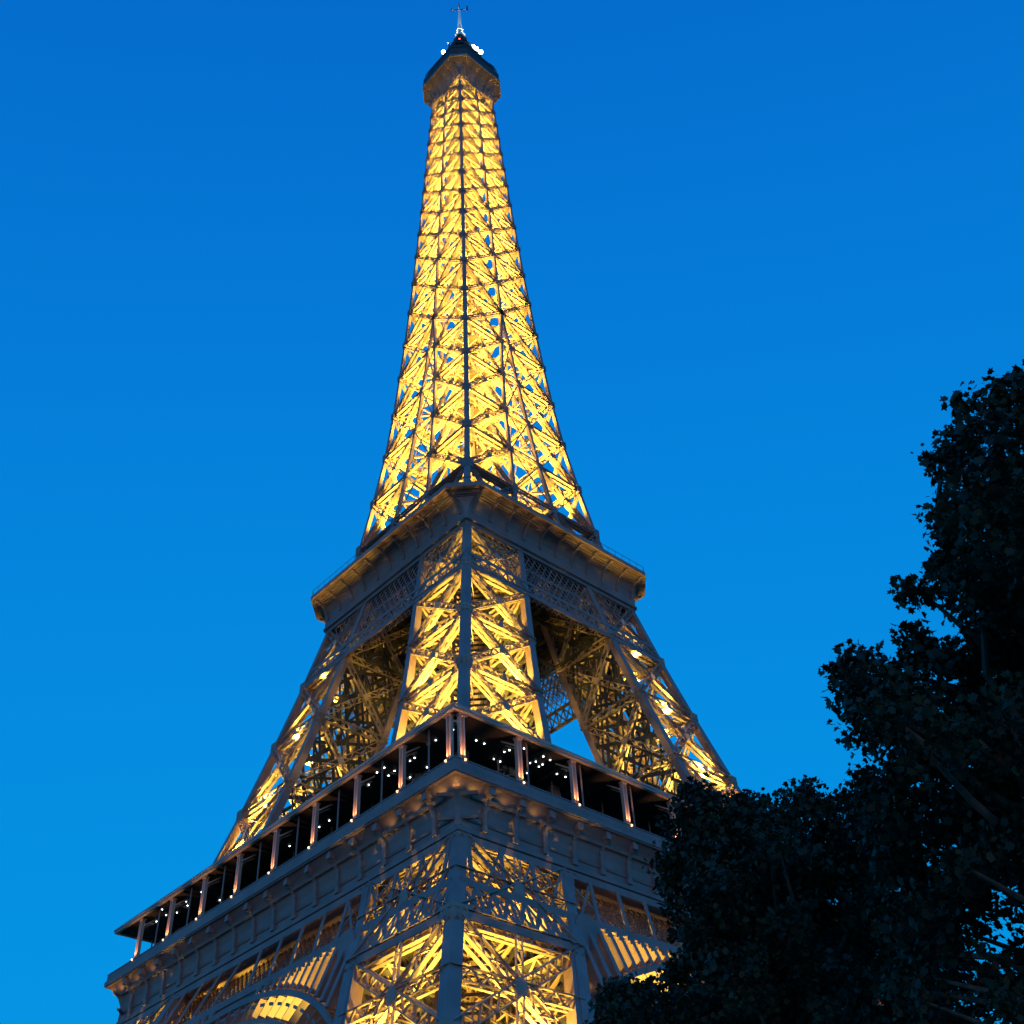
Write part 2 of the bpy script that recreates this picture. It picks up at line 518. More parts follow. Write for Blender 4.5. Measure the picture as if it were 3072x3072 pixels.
# thin posts midway and a row of posts at the back
tp0 = None
for k in range(4):
    a = k * math.pi / 2; ca, sa = math.cos(a), math.sin(a)
    for y in [-30.3 + 7.87 * i for i in range(8)]:
        for x in (-34.5, -30.0):
            if tp0 is None:
                tp = MB(); tp.tube((0, 0, Z1), (0, 0, ZC0 + 0.1), 0.1, seg=6); tp0 = tp.build('thin_post', IRON, first); c = tp0
            else:
                c = tp0.copy(); COL.objects.link(c); c.parent = first
            c.location = (x * ca - y * sa, x * sa + y * ca, 0)
# ceiling downlights
LEDS = [(-32.6, -31.9), (-31.3, -31.9), (-32.7, -29.2), (-32.7, -28.0), (-32.2, -25.0), (-32.2, -24.2), (-33.5, -21.4), (-33.5, -20.1), (-32.2, -21.5), (-32.1, -20.3), (-32.6, -17.4), (-30.0, -21.4), (-29.9, -24.2), (-29.3, -31.7), (-28.2, -31.7), (-25.4, -31.7), (-25.2, -32.3), (-24.3, -32.3), (-25.4, -33.5), (-24.2, -33.5), (-25.3, -29.9), (-24.4, -29.9), (-21.4, -29.8), (-20.4, -29.8), (-21.6, -31.6), (-21.3, -32.2), (-20.3, -32.2), (-20.3, -31.6), (-21.4, -33.5), (-20.3, -33.4), (-17.6, -31.6), (-16.4, -31.7), (-32.9, 18.7), (-32.9, 17.4), (-32.9, 21.1), (-32.9, 22.5), (-32.2, 22.0), (-34.2, 24.9), (-32.9, 26.2), (-32.2, 24.7), (-32.9, 28.7), (-32.9, 30.0), (-31.2, 0.2), (-31.2, -5.9), (-31.2, -7.9), (-29.8, 18.2)]
d0 = None
for x, y in LEDS:
    if d0 is None:
        mb = MB(); mb.lathe((0, 0, 0), [(0.075, -0.05), (0.075, 0.0)], 8)
        d0 = mb.build('downlight', LED, first); c = d0
    else:
        c = d0.copy(); COL.objects.link(c); c.parent = first
    c.location = (x, y, ZC0 + 0.1)
# lit kiosk fronts on the gallery
for p_, q_ in (((-29.0, -31.6, 59.5), (0.9, 0.14, 1.3)), ((-31.7, 8.8, 59.6), (0.14, 1.0, 0.9)), ((-31.7, 10.6, 59.2), (0.14, 0.6, 0.35))):
    kb = MB(); kb.box(p_, *q_); kb.build('lit_window', KIOSK, first)
for p_, q_ in (((-28.6, -30.7, 58.9), (3.4, 1.5, 3.1)), ((-30.7, 9.3, 58.9), (1.6, 3.6, 3.0))):
    kk = MB(); kk.box(p_, *q_); kk.build('kiosk', DARK, first)

# --- girder band under the first floor and the arches, in the inclined plane of the faces
def fp(t, z, off=0.0, wf=w_):
    """point on face -x (inclined), t along the face, off inwards"""
    return np.array((-wf(z) + off, t, z))
ng = np.array((1.0, 0, 0.42)); ng /= np.linalg.norm(ng)
gb = MB()
for zc, dd in ((51.4, 0.75), (45.6, 0.7), (41.7, 0.7)):
    tl = w_(zc)
    segs = [(-tl, tl)] if zc > 45 else [(-tl, -g_(zc)), (g_(zc), tl)]
    for t0, t1 in segs:
        gb.bar(fp(t0 + .6, zc, 0.05), fp(t1 - .6, zc, 0.05), 0.3, dd, (0, 0, 1))
        gb.bar(fp(t0 + .6, zc, 1.3), fp(t1 - .6, zc, 1.3), 0.3, dd, (0, 0, 1))
# posts and crosses between 45.6 and 51.4
T = np.arange(-32.4, 32.5, 4.05)
for t_ in T:
    gb.bar(fp(t_ + (-1.7 if t_ < 2 else 1.7), 45.6, 0.02), fp(t_, 51.4, 0.02), 0.16, 0.45, (0, 1, 0))
for i in range(len(T) - 1):
    t0, t1 = T[i], T[i + 1]
    inleg = min(abs(t0), abs(t1)) > 15.5
    for o in (0.1, 1.35):
        if inleg:
            gb.bar(fp(t0, 45.8, o), fp(t1, 51.2, o), 0.12, 0.26, (0, 1, 0))
            gb.bar(fp(t1, 45.8, o + .02), fp(t0, 51.2, o + .02), 0.12, 0.26, (0, 1, 0))
# fine inner mesh (lattice webs) behind the middle panels
for lay in (2.6, 4.2):
    tt = np.arange(-32, 32, 0.9)
    a_ = np.array([fp(x, 45.4, lay) for x in tt]); b_ = np.array([fp(x + 5.2, 51.4, lay) for x in tt])
    m_ = (b_[:, 1] < 32)
    gb.bars(a_[m_], b_[m_], 0.1, 0.2, (0, 1, 0))
    a_ = np.array([fp(x + 5.2, 45.4, lay + .1) for x in tt]); b_ = np.array([fp(x, 51.4, lay + .1) for x in tt])
    m_ = (a_[:, 1] < 32)
    gb.bars(a_[m_], b_[m_], 0.1, 0.2, (0, 1, 0))
# lower belt: small crosses between 41.7 and 45.6 on the legs
for sg in (-1, 1):
    tt = np.linspace(g_(43) - 0.0, w_(44) - 1.0, 8) * sg
    for i in range(7):
        t0, t1 = tt[i], tt[i + 1]
        gb.bar(fp(t0, 41.9, .08), fp(t1, 45.4, .08), 0.12, 0.42, (0, 1, 0))
        gb.bar(fp(t1, 41.9, .1), fp(t0, 45.4, .1), 0.12, 0.42, (0, 1, 0))
        gb.bar(fp(t1, 41.9, .02), fp(t1, 45.4, .02), 0.12, 0.4, (0, 1, 0))
        c_ = (fp(t0, 43.6, .0) + fp(t1, 43.6, .0)) / 2
        plate(gb, c_, np.array((1.0, 0, 0)), 0.42, 0.08)
girder = gb.build('girder_band', IRON, tower)
for k in range(1, 4): dup(girder, tower, k * math.pi / 2)

# arch: ring of two bands with radial plates, spandrel fins above
ar = MB()
Rz, Zc = 34.0, 10.3
def arc(th, r, off):
    z = Zc + r * math.cos(th); t = r * math.sin(th) * 1.06
    return fp(t, z, off)
ths = np.linspace(-1.12, 1.12, 39)
for r, wd in ((Rz, 0.6), (Rz - 2.8, 0.45)):
    for off in (0.0, 2.2):
        P = np.array([arc(t, r, off) for t in ths])
        ar.bars(P[:-1], P[1:], 0.3, wd, (0, 0, 1))
    P = np.array([arc(t, r + 0.3, 1.1) for t in ths])
for th in ths[::1]:
    p0 = arc(th, Rz - 0.3, 0); p1 = arc(th, Rz - 2.7, 0)
    q0 = arc(th, Rz - 0.3, 2.1); q1 = arc(th, Rz - 2.7, 2.1)
    e = np.array((0, 0.16, 0))
    ar.prism([p0, q0, q1, p1], e)
    m0 = arc(th, Rz - 1.0, -0.05)
    ar.bar(arc(th, Rz - 1.1, -0.02), arc(th + 0.031, Rz - 1.1, -0.02), 0.1, 0.3, (0, 0, 1))
arch = ar.build('arch', IRON, tower)
zt = 45.3
for sg in (-1, 1):
    sp = MB()
    for i, tt in enumerate(np.arange(4.5, 22.2, 1.55)):
        # top of the arch ring at this t
        s_ = tt / 1.06 / Rz
        if abs(s_) > 1: continue
        zb = Zc + Rz * math.cos(math.asin(s_)) + 0.4
        if zb > zt - 0.5: continue
        top = fp(sg * tt, zt, 0.05); bot = fp(sg * tt, zb, 0.05)
        # front fin and the deep plate behind it
        sp.bar(bot, top, 0.2, 0.55, (0, 1, 0))
        sp.prism([bot + (0.15, 0, 0), top + (0.15, 0, 0), top + (2.3, 0, 0), bot + (2.3, 0, 0)], (0, 0.1 * sg, 0))
        # rounded heads between fins
        for dz, dw in ((0.25, 1.5), (0.6, 0.9)):
            sp.bar(fp(sg * (tt + .02), zt - dz, 0.03), fp(sg * (tt + 0.55 * (1.4 - dz)), zt - dz, 0.03), 0.16, 0.5, (0, 0, 1))
    # inner edge plate of the leg next to the spandrel
    a_, b_ = fp(sg * (g_(44) - .1), 45.4, 0), fp(sg * (g_(28) - .1), 28, 0)
    sp.bar(a_, b_, 0.3, 1.3, (0, 1, 0))
    plate(sp, fp(sg * 20.5, 44.3, -0.05), np.array((1.0, 0, 0)), 1.5, 0.14)
    sp.build('spandrel', IRON, arch)
for k in range(1, 4): dup(arch, tower, k * math.pi / 2)

# --- second floor
H2, C2, Z2 = 20.88, 3.7, 116.2
d2 = MB()
ring(d2, H2, H2 - 0.35, Z2 - 0.75, Z2, C2)
ring(d2, H2 - 0.35, 4.5, Z2 - 0.5, Z2 - 0.2, C2)
second = d2.build('second_platform', IRON, tower)
cv = MB()
loft(cv, [(17.62, 0.3, 110.9), (17.85, 0.3, 111.0), (17.85, 0.3, 111.3), (17.7, 0.3, 111.4), (17.72, 0.35, 112.6), (17.9, 0.6, 113.5), (18.3, 1.2, 114.3), (18.95, 2.1, 114.95), (19.9, 2.9, 115.35)])
ring(cv, 17.6, 17.2, 110.9, 115.4, 0.3)
for h, z_ in ((18.75, 114.62), (19.15, 114.85), (19.55, 115.02)):
    ring(cv, h + 0.07, h - 0.07, z_, z_ + 0.3, C2 * (h - 17) / (H2 - 17) + 0.4)
for i, h in enumerate(np.arange(20.05, 20.7, 0.3)):
    ring(cv, h + 0.08, h - 0.08, Z2 - 0.78, Z2 - 0.55, C2 * (h - 17) / (H2 - 17))
cv.build('cove', IRON, second)
def cons2():
    mb = MB()
    pr = [(0, 112.6), (0.12, 112.6), (0.32, 113.4), (0.72, 114.15), (1.35, 114.75), (2.3, 115.15), (2.75, 115.2), (2.75, 115.45), (1.6, 115.42), (0.7, 115.0), (0, 114.3)]
    mb.prism([(-17.78 - x, -0.17, z - 0.1) for x, z in pr], (0, 0.34, 0))
    mb.box((-19.6, 0, 115.0), 0.7, 0.42, 0.35)
    return mb
c2 = cons2().build('console', IRON, second)
n = 0
for k in range(4):
    a = k * math.pi / 2
    for y in [-16.5 + 3.3 * i for i in range(11)]:
        c = c2 if n == 0 else c2.copy()
        if n: COL.objects.link(c)
        n += 1
        c.parent = second; c.rotation_euler = (0, 0, a); c.location = (-y * math.sin(a), y * math.cos(a), 0)
# railing and low buildings of the upper deck
r2_ = MB()
for z in (Z2 + 1.1,):
    ring(r2_, H2 - 0.12, H2 - 0.17, z - 0.025, z + 0.025, C2)
def perim(h, ch, step):
    o = [(-h + ch, -h), (h - ch, -h), (h, -h + ch), (h, h - ch), (h - ch, h), (-h + ch, h), (-h, h - ch), (-h, -h + ch)]
    pts = []
    for a, b in zip(o, o[1:] + o[:1]):
        a = np.array(a); b = np.array(b); m = max(1, int(np.linalg.norm(b - a) / step))
        for i in range(m): pts.append(a + (b - a) * i / m)
    return np.array(pts)
pp = perim(H2 - 0.15, C2, 1.6)
r2_.bars(np.c_[pp, np.full(len(pp), Z2)], np.c_[pp, np.full(len(pp), Z2 + 1.1)], 0.035, 0.035)
r2_.build('railing', DARK, second)
bl = MB()
ring(bl, 17.2, 13.0, Z2 - 0.1, Z2 + 3.4, 2.5)
ring(bl, 15.6, 7.0, Z2 + 3.45, Z2 + 3.8, 2.5)
for k in range(4):
    a = k * math.pi / 2; ca, sa = math.cos(a), math.sin(a)
    for y, sx, sy, h in ((-6, 1.4, 3.0, 5.2), (2.5, 1.8, 2.2, 4.8), (7.5, 1.4, 3.4, 5.6)):
        x = -15.2
        p = (x * ca - y * sa, x * sa + y * ca, Z2 + h / 2)
        if k % 2: sx, sy = sy, sx
        bl.box(p, sx, sy, h)
bl.build('upper_pavilion', DARK, second)
# girder band below the cove
gb2 = MB()
def vp(t, z, off=0.0): return np.array((-w_(z) + off, t, z))
gb2.bar(vp(-w_(100.4) + .5, 100.4, 0.02), vp(w_(100.4) - .5, 100.4, 0.02), 0.3, 0.6, (0, 0, 1))
gb2.bar(vp(-w_(103) + .5, 103, 0.02), vp(w_(103) - .5, 103, 0.02), 0.3, 0.5, (0, 0, 1))
gb2.bar(vp(-w_(110) + .5, 110.6, 0.02), vp(w_(110) - .5, 110.6, 0.02), 0.3, 0.6, (0, 0, 1))
tt = np.linspace(-w_(102) + 0.8, w_(102) - 0.8, 23)
for i in range(22):
    t0, t1 = tt[i], tt[i + 1]
    gb2.bar(vp(t0, 100.6, .05), vp(t1, 102.8, .05), 0.1, 0.24, (0, 1, 0))
    gb2.bar(vp(t1, 100.6, .07), vp(t0, 102.8, .07), 0.1, 0.24, (0, 1, 0))
    gb2.bar(vp(t1, 100.6, .02), vp(t1, 102.8, .02), 0.1, 0.26, (0, 1, 0))
for lay, st, th in ((0.25, 1.15, 0.16), (1.6, 1.0, 0.16), (3.0, 1.0, 0.16)):
    for sg in (-1, 1):
        xs = np.arange(-17, 17, st)
        a_ = np.array([vp(x, 103.1, lay) for x in xs]); b_ = np.array([vp(x + sg * 4.5, 110.4, lay) for x in xs])
        m_ = (abs(b_[:, 1]) < 16.6)
        gb2.bars(a_[m_], b_[m_], 0.08, th, (0, 1, 0))
    gb2.bar(vp(-16.5, 106.8, lay + .1), vp(16.5, 106.8, lay + .1), 0.1, 0.3, (0, 0, 1))
band2 = gb2.build('girder_band', IRON, tower)
for k in range(1, 4): dup(band2, tower, k * math.pi / 2)
# soffit beams that close the well between the legs under the second floor
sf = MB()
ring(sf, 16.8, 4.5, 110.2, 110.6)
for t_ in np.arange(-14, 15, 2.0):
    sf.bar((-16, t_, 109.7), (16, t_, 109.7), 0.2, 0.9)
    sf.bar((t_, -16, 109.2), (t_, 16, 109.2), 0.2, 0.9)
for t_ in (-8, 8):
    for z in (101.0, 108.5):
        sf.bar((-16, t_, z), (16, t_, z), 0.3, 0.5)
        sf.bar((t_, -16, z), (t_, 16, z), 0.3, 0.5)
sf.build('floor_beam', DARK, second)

# --- spire
SN = [111, 116.2, 126.9, 137.4, 148.4, 159.1, 169.5, 179.3, 189.4, 199.0, 208.3, 216.3, 224.9, 232.5, 239.5, 246.1, 252.8, 258.9, 265.0, 271]
SC = {(0, 0): MB(), (0, 1): MB(), (1, 0): MB(), (1, 1): MB()}; sb = MB()
def quad(p, k):
    a = k * math.pi / 2; ca, sa = round(math.cos(a)), round(math.sin(a))
    return np.array((p[0] * ca - p[1] * sa, p[0] * sa + p[1] * ca, p[2]))
for z0, z1 in zip(SN[:-1], SN[1:]):
    c = cs_(z0)
    for cx, cy in ((0, 0), (0, 1), (1, 0)) + (((1, 1),) if g_(z0) > 2 else ()):
        if g_(z0) <= 0 and cx: continue   # the middle posts have merged; the neighbour quadrant builds this one
        f = lambda z: np.array((-(g_(z) if cx else w_(z)), -(g_(z) if cy else w_(z)), z))
        cc = c if not (cx or cy) else c * 0.85
        i_ = np.array((cc / 2 * (1 if not cx else 0), cc / 2 * (1 if not cy else 0), 0))
        sc_ = SC[(cx, cy)]
        sc_.bar(f(z0) + i_, f(z1) + i_, cc, cc, (1, 0, 0))
        # riveted splice plates at the node
        q = f(z1) + i_
        s_ = cc * 1.6
        sc_.box(q, s_, s_, s_ * 1.5)
    faces = ['ox', 'oy'] + (['ix', 'iy'] if g_(z0) > 1.2 else [])
    for face in faces:
        a0, b0 = map(np.array, face_pts(face, z0)); a1, b1 = map(np.array, face_pts(face, z1))
        n = (NRM['x'] if face[1] == 'x' else NRM['y']) * (1 if face[0] == 'o' else -1)
        off = n * 0.25
        big = z0 < 180
        wd = np.interp(z0, [116, 200, 270], [0.72, 0.55, 0.42])
        fl = np.interp(z0, [116, 200, 270], [0.26, 0.2, 0.16])
        inner = face[0] == 'i'
        hi = z0 > 178
        sb.girder(a0 + off, b1 + off, n, wd, fl, 0.16, 1.4, 0.14, 1 if inner else 2, 0.7)
        if not inner: sb.girder(b0 + off, a1 + off, n, wd, fl, 0.16, 1.4, 0.14, 2 if hi else 1, 0.5)
        sb.girder(a1 + off, b1 + off, n, wd * .7, fl, 0.14, 1.2, 0.1, 2, 0.8)
        mid = (a0 + b0 + a1 + b1) / 4
        plate(sb, mid + n * .1, n, wd * 0.6, 0.06)
    # tie across the gap between neighbouring legs
    if g_(z1) > 0.3:
        for p, q in (((-w_(z1), -g_(z1), z1), (-w_(z1), g_(z1), z1)),):
            sb.girder(np.array(p), np.array(q), (1, 0, 0), 0.7, 0.25, 0.12, 0.9, 0.1)
            if z0 > 115:
                sb.bar((-w_(z0), -g_(z0), z0), (-w_(z1), g_(z1), z1), 0.14, 0.22)
                sb.bar((-w_(z0), g_(z0), z0), (-w_(z1), -g_(z1), z1), 0.14, 0.22)
    # diaphragm
    w1 = w_(z1)
    sb.bar((-w1, -w1, z1), (0, 0, z1), 0.35, 0.5)
    sb.bar((-w1, -w1 / 2, z1), (0, -w1 / 2, z1), 0.2, 0.35)
    sb.bar((-w1 / 2, -w1, z1), (-w1 / 2, 0, z1), 0.2, 0.35)
spire = sb.build('spire', IRONB, tower)
for c_ in SC.values(): c_.build('corner_column', IRON, spire)
for k in range(1, 4): dup(spire, tower, k * math.pi / 2)
# lift shaft and stair in the middle
sh = MB()
for x in (-1.7, 1.7):
    for y in (-1.7, 1.7):
        sh.bar((x, y, 112), (x, y, 276), 0.3, 0.3, (1, 0, 0))
zs = np.arange(113, 275, 2.6)
for i, z in enumerate(zs):
    for a, b in (((-1.7, -1.7), (1.7, -1.7)), ((1.7, -1.7), (1.7, 1.7)), ((1.7, 1.7), (-1.7, 1.7)), ((-1.7, 1.7), (-1.7, -1.7))):
        sh.bar((*a, z), (*b, z), 0.16, 0.2)
        a2, b2 = (a, b) if i % 2 else (b, a)
        sh.bar((*a2, z), (*b2, z + 2.6), 0.12, 0.2)
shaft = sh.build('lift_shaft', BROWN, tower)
st = MB()
for i, z in enumerate(np.arange(118, 270, 2.6)):
    r = min(3.6, w_(z) * 0.55)
    a = i * math.pi / 2
    p = np.array((r * math.cos(a), r * math.sin(a), z)); q = np.array((r * math.cos(a + math.pi / 2), r * math.sin(a + math.pi / 2), z + 2.6))
    st.girder(p, q, (p + q) * (1, 1, 0), 0.8, 0.15, 0.9, 0.5, 0.1)
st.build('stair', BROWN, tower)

# --- third platform and the top
H3, C3, Z3 = 8.4, 2.92, 276.8
tpb = MB()
ring(tpb, H3, H3 - 0.3, Z3 - 0.5, Z3 + 0.25, C3)
ring(tpb, H3 - 0.3, 0.4, Z3 - 0.2, Z3 + 0.1, C3)
ring(tpb, 5.4, 5.1, 270.6, 271.6, 0.3)
third = tpb.build('third_platform', IRON, tower)
lf = MB()
loft(lf, [(5.2, 0.3, 270.5), (5.3, 0.5, 272.0), (5.8, 1.0, 273.8), (6.8, 1.9, 275.3), (8.1, 2.8, 276.3)])
lf.build('flared_soffit', IRON, third)
k3 = MB()
def rib(mb, ang, x0, y):
    pr = [(0, 270.8), (0.35, 270.8), (0.5, 272.3), (1.2, 274.2), (2.2, 275.4), (3.25, 276.25), (3.25, 276.35), (1.6, 275.7), (0.4, 273.6)]
    ca, sa = math.cos(ang), math.sin(ang)
    pts = []
    for x, z in pr:
        X, Y = -x0 - x, y - 0.13
        pts.append((X * ca - Y * sa, X * sa + Y * ca, z))
    mb.prism(pts, (-sa * 0.26, ca * 0.26, 0))
for k in range(4):
    for y in (-5.0, -2.6, 0, 2.6, 5.0): rib(k3, k * math.pi / 2, 5.15, y)
    for y in (-1.6, 1.6): rib(k3, k * math.pi / 2 + math.pi / 4, 6.55, y * 0.9)
k3.build('bracket', IRON, third)
cg = MB()
loft(cg, [(8.2, 2.85, Z3 + 0.25), (8.2, 2.85, 280.2), (7.9, 2.7, 280.6)])
ring(cg, 8.0, 1.0, 280.3, 280.6, 2.7)
loft(cg, [(7.2, 2.4, 280.6), (7.1, 2.4, 284.8), (6.6, 2.3, 285.6), (5.4, 2.0, 286.6), (4.0, 1.5, 287.6), (3.0, 1.1, 289.2)])
cg.box((0, 0, 291.5), 5.0, 5.0, 7.0)
cabin = cg.build('cabin', DARK, third)
tg = MB()
pp = perim(7.9, 2.7, 0.9)
tg.bars(np.c_[pp, np.full(len(pp), 280.6)], np.c_[pp * 0.96, np.full(len(pp), 283.6)], 0.09, 0.09)
for z, h in ((281.8, 7.85), (283.5, 7.6)): ring(tg, h, h - 0.12, z, z + 0.1, 2.7)
tg.build('safety_cage', DARK, third)
# equipment tiers narrowing towards the mast
eq = MB()
for h, z0, z1 in ((4.0, 293.0, 293.5), (3.3, 295.8, 296.3), (2.7, 298.6, 299.0), (2.0, 301.2, 301.6), (1.5, 303.4, 303.8)):
    ring(eq, h, 0.2, z0, z1, h * 0.3)
for z0, z1, r0, r1 in ((289, 296, 3.4, 2.9), (296, 301.4, 2.2, 1.7), (301.4, 305.4, 1.4, 0.9)):
    eq.lathe((0, 0, 0), [(r0, z0), (r1, z1)], 8)
rr = random.Random(3)
for i in range(46):
    a = rr.uniform(0, 2 * math.pi); z = rr.uniform(286, 300)
    r = np.interp(z, [286, 292, 300], [6.6, 4.4, 2.7])
    eq.box((r * math.cos(a), r * math.sin(a), z), rr.uniform(.3, .7), rr.uniform(.3, .7), rr.uniform(.8, 2.2))
for a in range(8):
    t_ = a * math.pi / 4 + 0.2
    eq.bar((7.2 * math.cos(t_), 7.2 * math.sin(t_), 284.5), (2.4 * math.cos(t_), 2.4 * math.sin(t_), 297.5), 0.28, 0.28)
eq.build('equipment_tier', DARK, third)
for p, r in (((-3.0, 1.4, 300.4), 0.55), ((4.6, -4.6, 290.4), 0.6)):
    mb = MB(); mb.lathe((0, 0, 0), [(0.05, -0.3), (r * .7, -0.15), (r, 0.2), (r * 0.9, 0.22), (r * .1, -0.1)], 12); mb.bar((0, 0, -2.2), (0, 0, -0.2), 0.12, 0.12)
    o = mb.build('dish_antenna', MAST, third); o.location = p; o.rotation_euler = (R(60), 0, R(-45))
bb = MB(); bb.box((5.3, -5.3, 286.4), 1.6, 1.6, 3.4); bb.box((-4.7, 4.7, 287.2), 0.9, 0.9, 2.6); bb.box((0, 0, 286), 9.6, 0.5, 0.5); bb.box((5.0, -2.6, 286), 0.5, 6.0, 0.5); bb.box((-4.7, 2.6, 286), 0.5, 5.0, 0.5)
bb.build('equipment_box', DARK, third)
ms = MB()
ms.tube((0, 0, 305.2), (0, 0, 311), 0.85, 0.7, 10)
ms.tube((0, 0, 311), (0, 0, 322.4), 0.6, 0.26, 8)
for z in (305.6, 307.2, 308.8): ms.lathe((0, 0, z), [(1.0, 0), (1.0, 0.35)], 10)
for q in (-1, 1):
    ms.box((q * 0.8, -q * 0.8, 306.2), 0.4, 0.4, 1.8)
mast = ms.build('mast', MAST, tower)
mc = MB()
mc.bar((-1.7, 1.7, 321.6), (1.7, -1.7, 321.6), 0.22, 0.22)
mc.bar((-1.0, -1.0, 321.9), (1.0, 1.0, 321.9), 0.2, 0.2)
mc.tube((0, 0, 322.3), (0, 0, 325.6), 0.16, 0.08, 6)
mc.tube((1.6, -1.6, 320.6), (1.6, -1.6, 323.4), 0.22, 0.22, 6)
mc.tube((-1.5, 1.5, 321.2), (-1.5, 1.5, 323.0), 0.12, 0.12, 6)
mc.build('aerial', DARK, mast)

def lampball(name, p, r, m, parent):
    mb = MB(); mb.lathe(p, [(r * .35, -r * .8), (r, -r * .3), (r, r * .3), (r * .35, r * .8)], 10)
    return mb.build(name, m, parent)
lampball('searchlight', (-3.2, 3.2, 298.0), 0.5, LAMPW, third)
lampball('searchlight', (2.4, -2.4, 299.3), 0.62, LAMPW, third)
lampball('searchlight', (3.0, -3.0, 298.3), 0.55, LAMPW, third)
lampball('searchlight', (3.8, -3.8, 296.4), 0.55, LAMPW, third)
lampball('beacon', (-2.1, -2.1, 298.6), 0.22, LAMPR, third)
lb = MB()
for p in ((-3.2, 3.2, 297.6), (2.4, -2.4, 298.8), (3.0, -3.0, 297.8), (3.8, -3.8, 296.0)):
    lb.bar((0, 0, p[2] - 5.5), p, 0.2, 0.2)
lb.bar((-1.2, -1.2, 297.0), (-2.1, -2.1, 298.5), 0.1, 0.1)
lb.build('lamp_bracket', DARK, third)

# ---------------------------------------------------------------- floodlights of the tower, with some added fill spots
LN = [0]
GOLD = (1.0, 0.74, 0.09)
def spot(p, d, e, ang=150, col=GOLD, blend=0.6, rad=0.35):  # shared by the tower's floodlights and the fill spots added under the galleries
    l = bpy.data.lights.new('floodlight', 'SPOT')
    l.energy = e; l.color = col; l.spot_size = R(ang); l.spot_blend = blend; l.shadow_soft_size = rad
    o = bpy.data.objects.new('flood_or_fill_lamp', l); COL.objects.link(o)
    o.location = p
    o.rotation_euler = Vector(d).to_track_quat('-Z', 'Y').to_euler()
    o.parent = tower
    LN[0] += 1
    return o
FL = [None, 0]
def flood(p, d, e, **k):
    spot(p, d, e, **k)
    if FL[1] >= 98: return
    FL[1] += 1
    if FL[0] is None:
        fx = MB(); fx.box((0, 0, -0.5), 0.7, 0.7, 0.4); fx.bar((0, 0, -1.2), (0, 0, -0.7), 0.12, 0.12)
        FL[0] = c = fx.build('floodlight', DARK, tower)
    else:
        c = FL[0].copy(); COL.objects.link(c); c.parent = tower
    c.location = tuple(p)
KE = [2.9, 5.0, 0.06, 4.4]
for k in range(4):
    for z, e in ((8, 9000), (18, 12000), (28, 16000), (37, 16000), (64.8, 12000), (69, 16000), (79, 15000), (89, 10000), (99, 2600)):
        c = (w_(z) + g_(z)) / 2
        zt_ = z + 12; ct = (w_(zt_) + g_(zt_)) / 2
        if k in (1, 3) and z > 50:   # the side legs carry their lamps near the outer corner
            c = 0.72 * w_(z) + 0.28 * g_(z); ct = 0.72 * w_(zt_) + 0.28 * g_(zt_)
        p = quad((-c, -c, z), k); q = quad((-ct, -ct, zt_), k)
        for j, (ox, oy) in enumerate(((2.6, -2.6), (-2.6, 2.6))):
            o = quad((ox, oy, 0), k)
            (flood if j == 0 or k == 0 else spot)(p + o, q - p, e / 2 * (KE[k] if z > 50 else 3.2), ang=125 if z < 85 and z != 37 else 84)
    for z, e in ((118.5, 9000), (129, 8500), (140, 8000), (151, 7000), (162, 6000), (173, 5000)):
        c = (w_(z) + g_(z)) / 2
        p = quad((-c, -c, z), k)
        flood(p, (0, 0, 1), e * 3.6)
    for z, e in ((183, 3800), (192, 3500), (201, 3300), (210, 3000), (218.5, 2700), (227, 2500), (234.5, 2300), (242, 2100), (248, 1900), (254.5, 1700), (260.5, 1200)):
        c = w_(z) * 0.5
        p = quad((-c, -c, z), k)
        flood(p, (0, 0, 1), e * 4.0)
# column uplights on the first floor gallery
UPL = MB(); UPL.lathe((0, 0, 0), [(0.1, 0.0), (0.16, 0.12), (0.1, 0.2)], 8)
up0 = None
for c in cols:
    x, y, z = c.location
    if (x > 20 and y > -30) or (y > 20 and x > -30): continue
    if abs(x) > abs(y): px_, py_ = x + 0.56 * np.sign(x), y
    else: px_, py_ = x, y + 0.56 * np.sign(y)
    spot((px_, py_, z + 1.46), (-0.2 * np.sign(x) if abs(x) > abs(y) else 0, -0.2 * np.sign(y) if abs(y) >= abs(x) else 0, 1), 560, ang=70, col=(1.0, 0.48, 0.18), rad=0.06)
    if up0 is None: up0 = o = UPL.build('uplight', LAMPC, first)
    else: o = up0.copy(); COL.objects.link(o); o.parent = first
    o.location = (px_, py_, z + 1.12)
# lamps under the overhangs; those on both galleries are unseen, added for their glow
for k in range(4):
    for t_ in (-16, -14, -12, -10, -7.5, -5, -2.5, 2, 6, 9, 11.5, 14, 16):
        p = quad((-20.75, t_, 114.3), k)
        spot(p, (0, 0, 1), 22, ang=105, col=(1.0, 0.58, 0.1))
    for t_ in (-34.4, -32.2, -28.2, -24.2):
        e_ = 26 if t_ < -30 else 14
        spot(quad((-34.9, t_, 55.7), k), (0.15, 0, 1), e_, ang=140, col=(1.0, 0.6, 0.1), rad=0.1)
        spot(quad((t_, -34.9, 55.7), k), (0, 0.15, 1), e_, ang=140, col=(1.0, 0.6, 0.1), rad=0.1)
    for q in (-6, 6):
        spot(quad((-6.0, q * 0.7, 268), k), (-0.3, 0, 1), 520, ang=140)
    # arch and spandrel floods
    for sg in (-1, 1):
        p_ = quad((-24.0, sg * 19.8, 35.0), k); q_ = quad((-36.6, sg * 12.5, 43.6), k)
        spot(p_, q_ - p_, 80000, ang=44)
for a_ in (0.8, 2.9, 5.0):
    spot((3.0 * math.cos(a_), 3.0 * math.sin(a_), 300.0), (-0.166 * math.cos(a_), -0.166 * math.sin(a_), 1), 15000, ang=19, col=(0.75, 0.95, 1.0), rad=0.15)

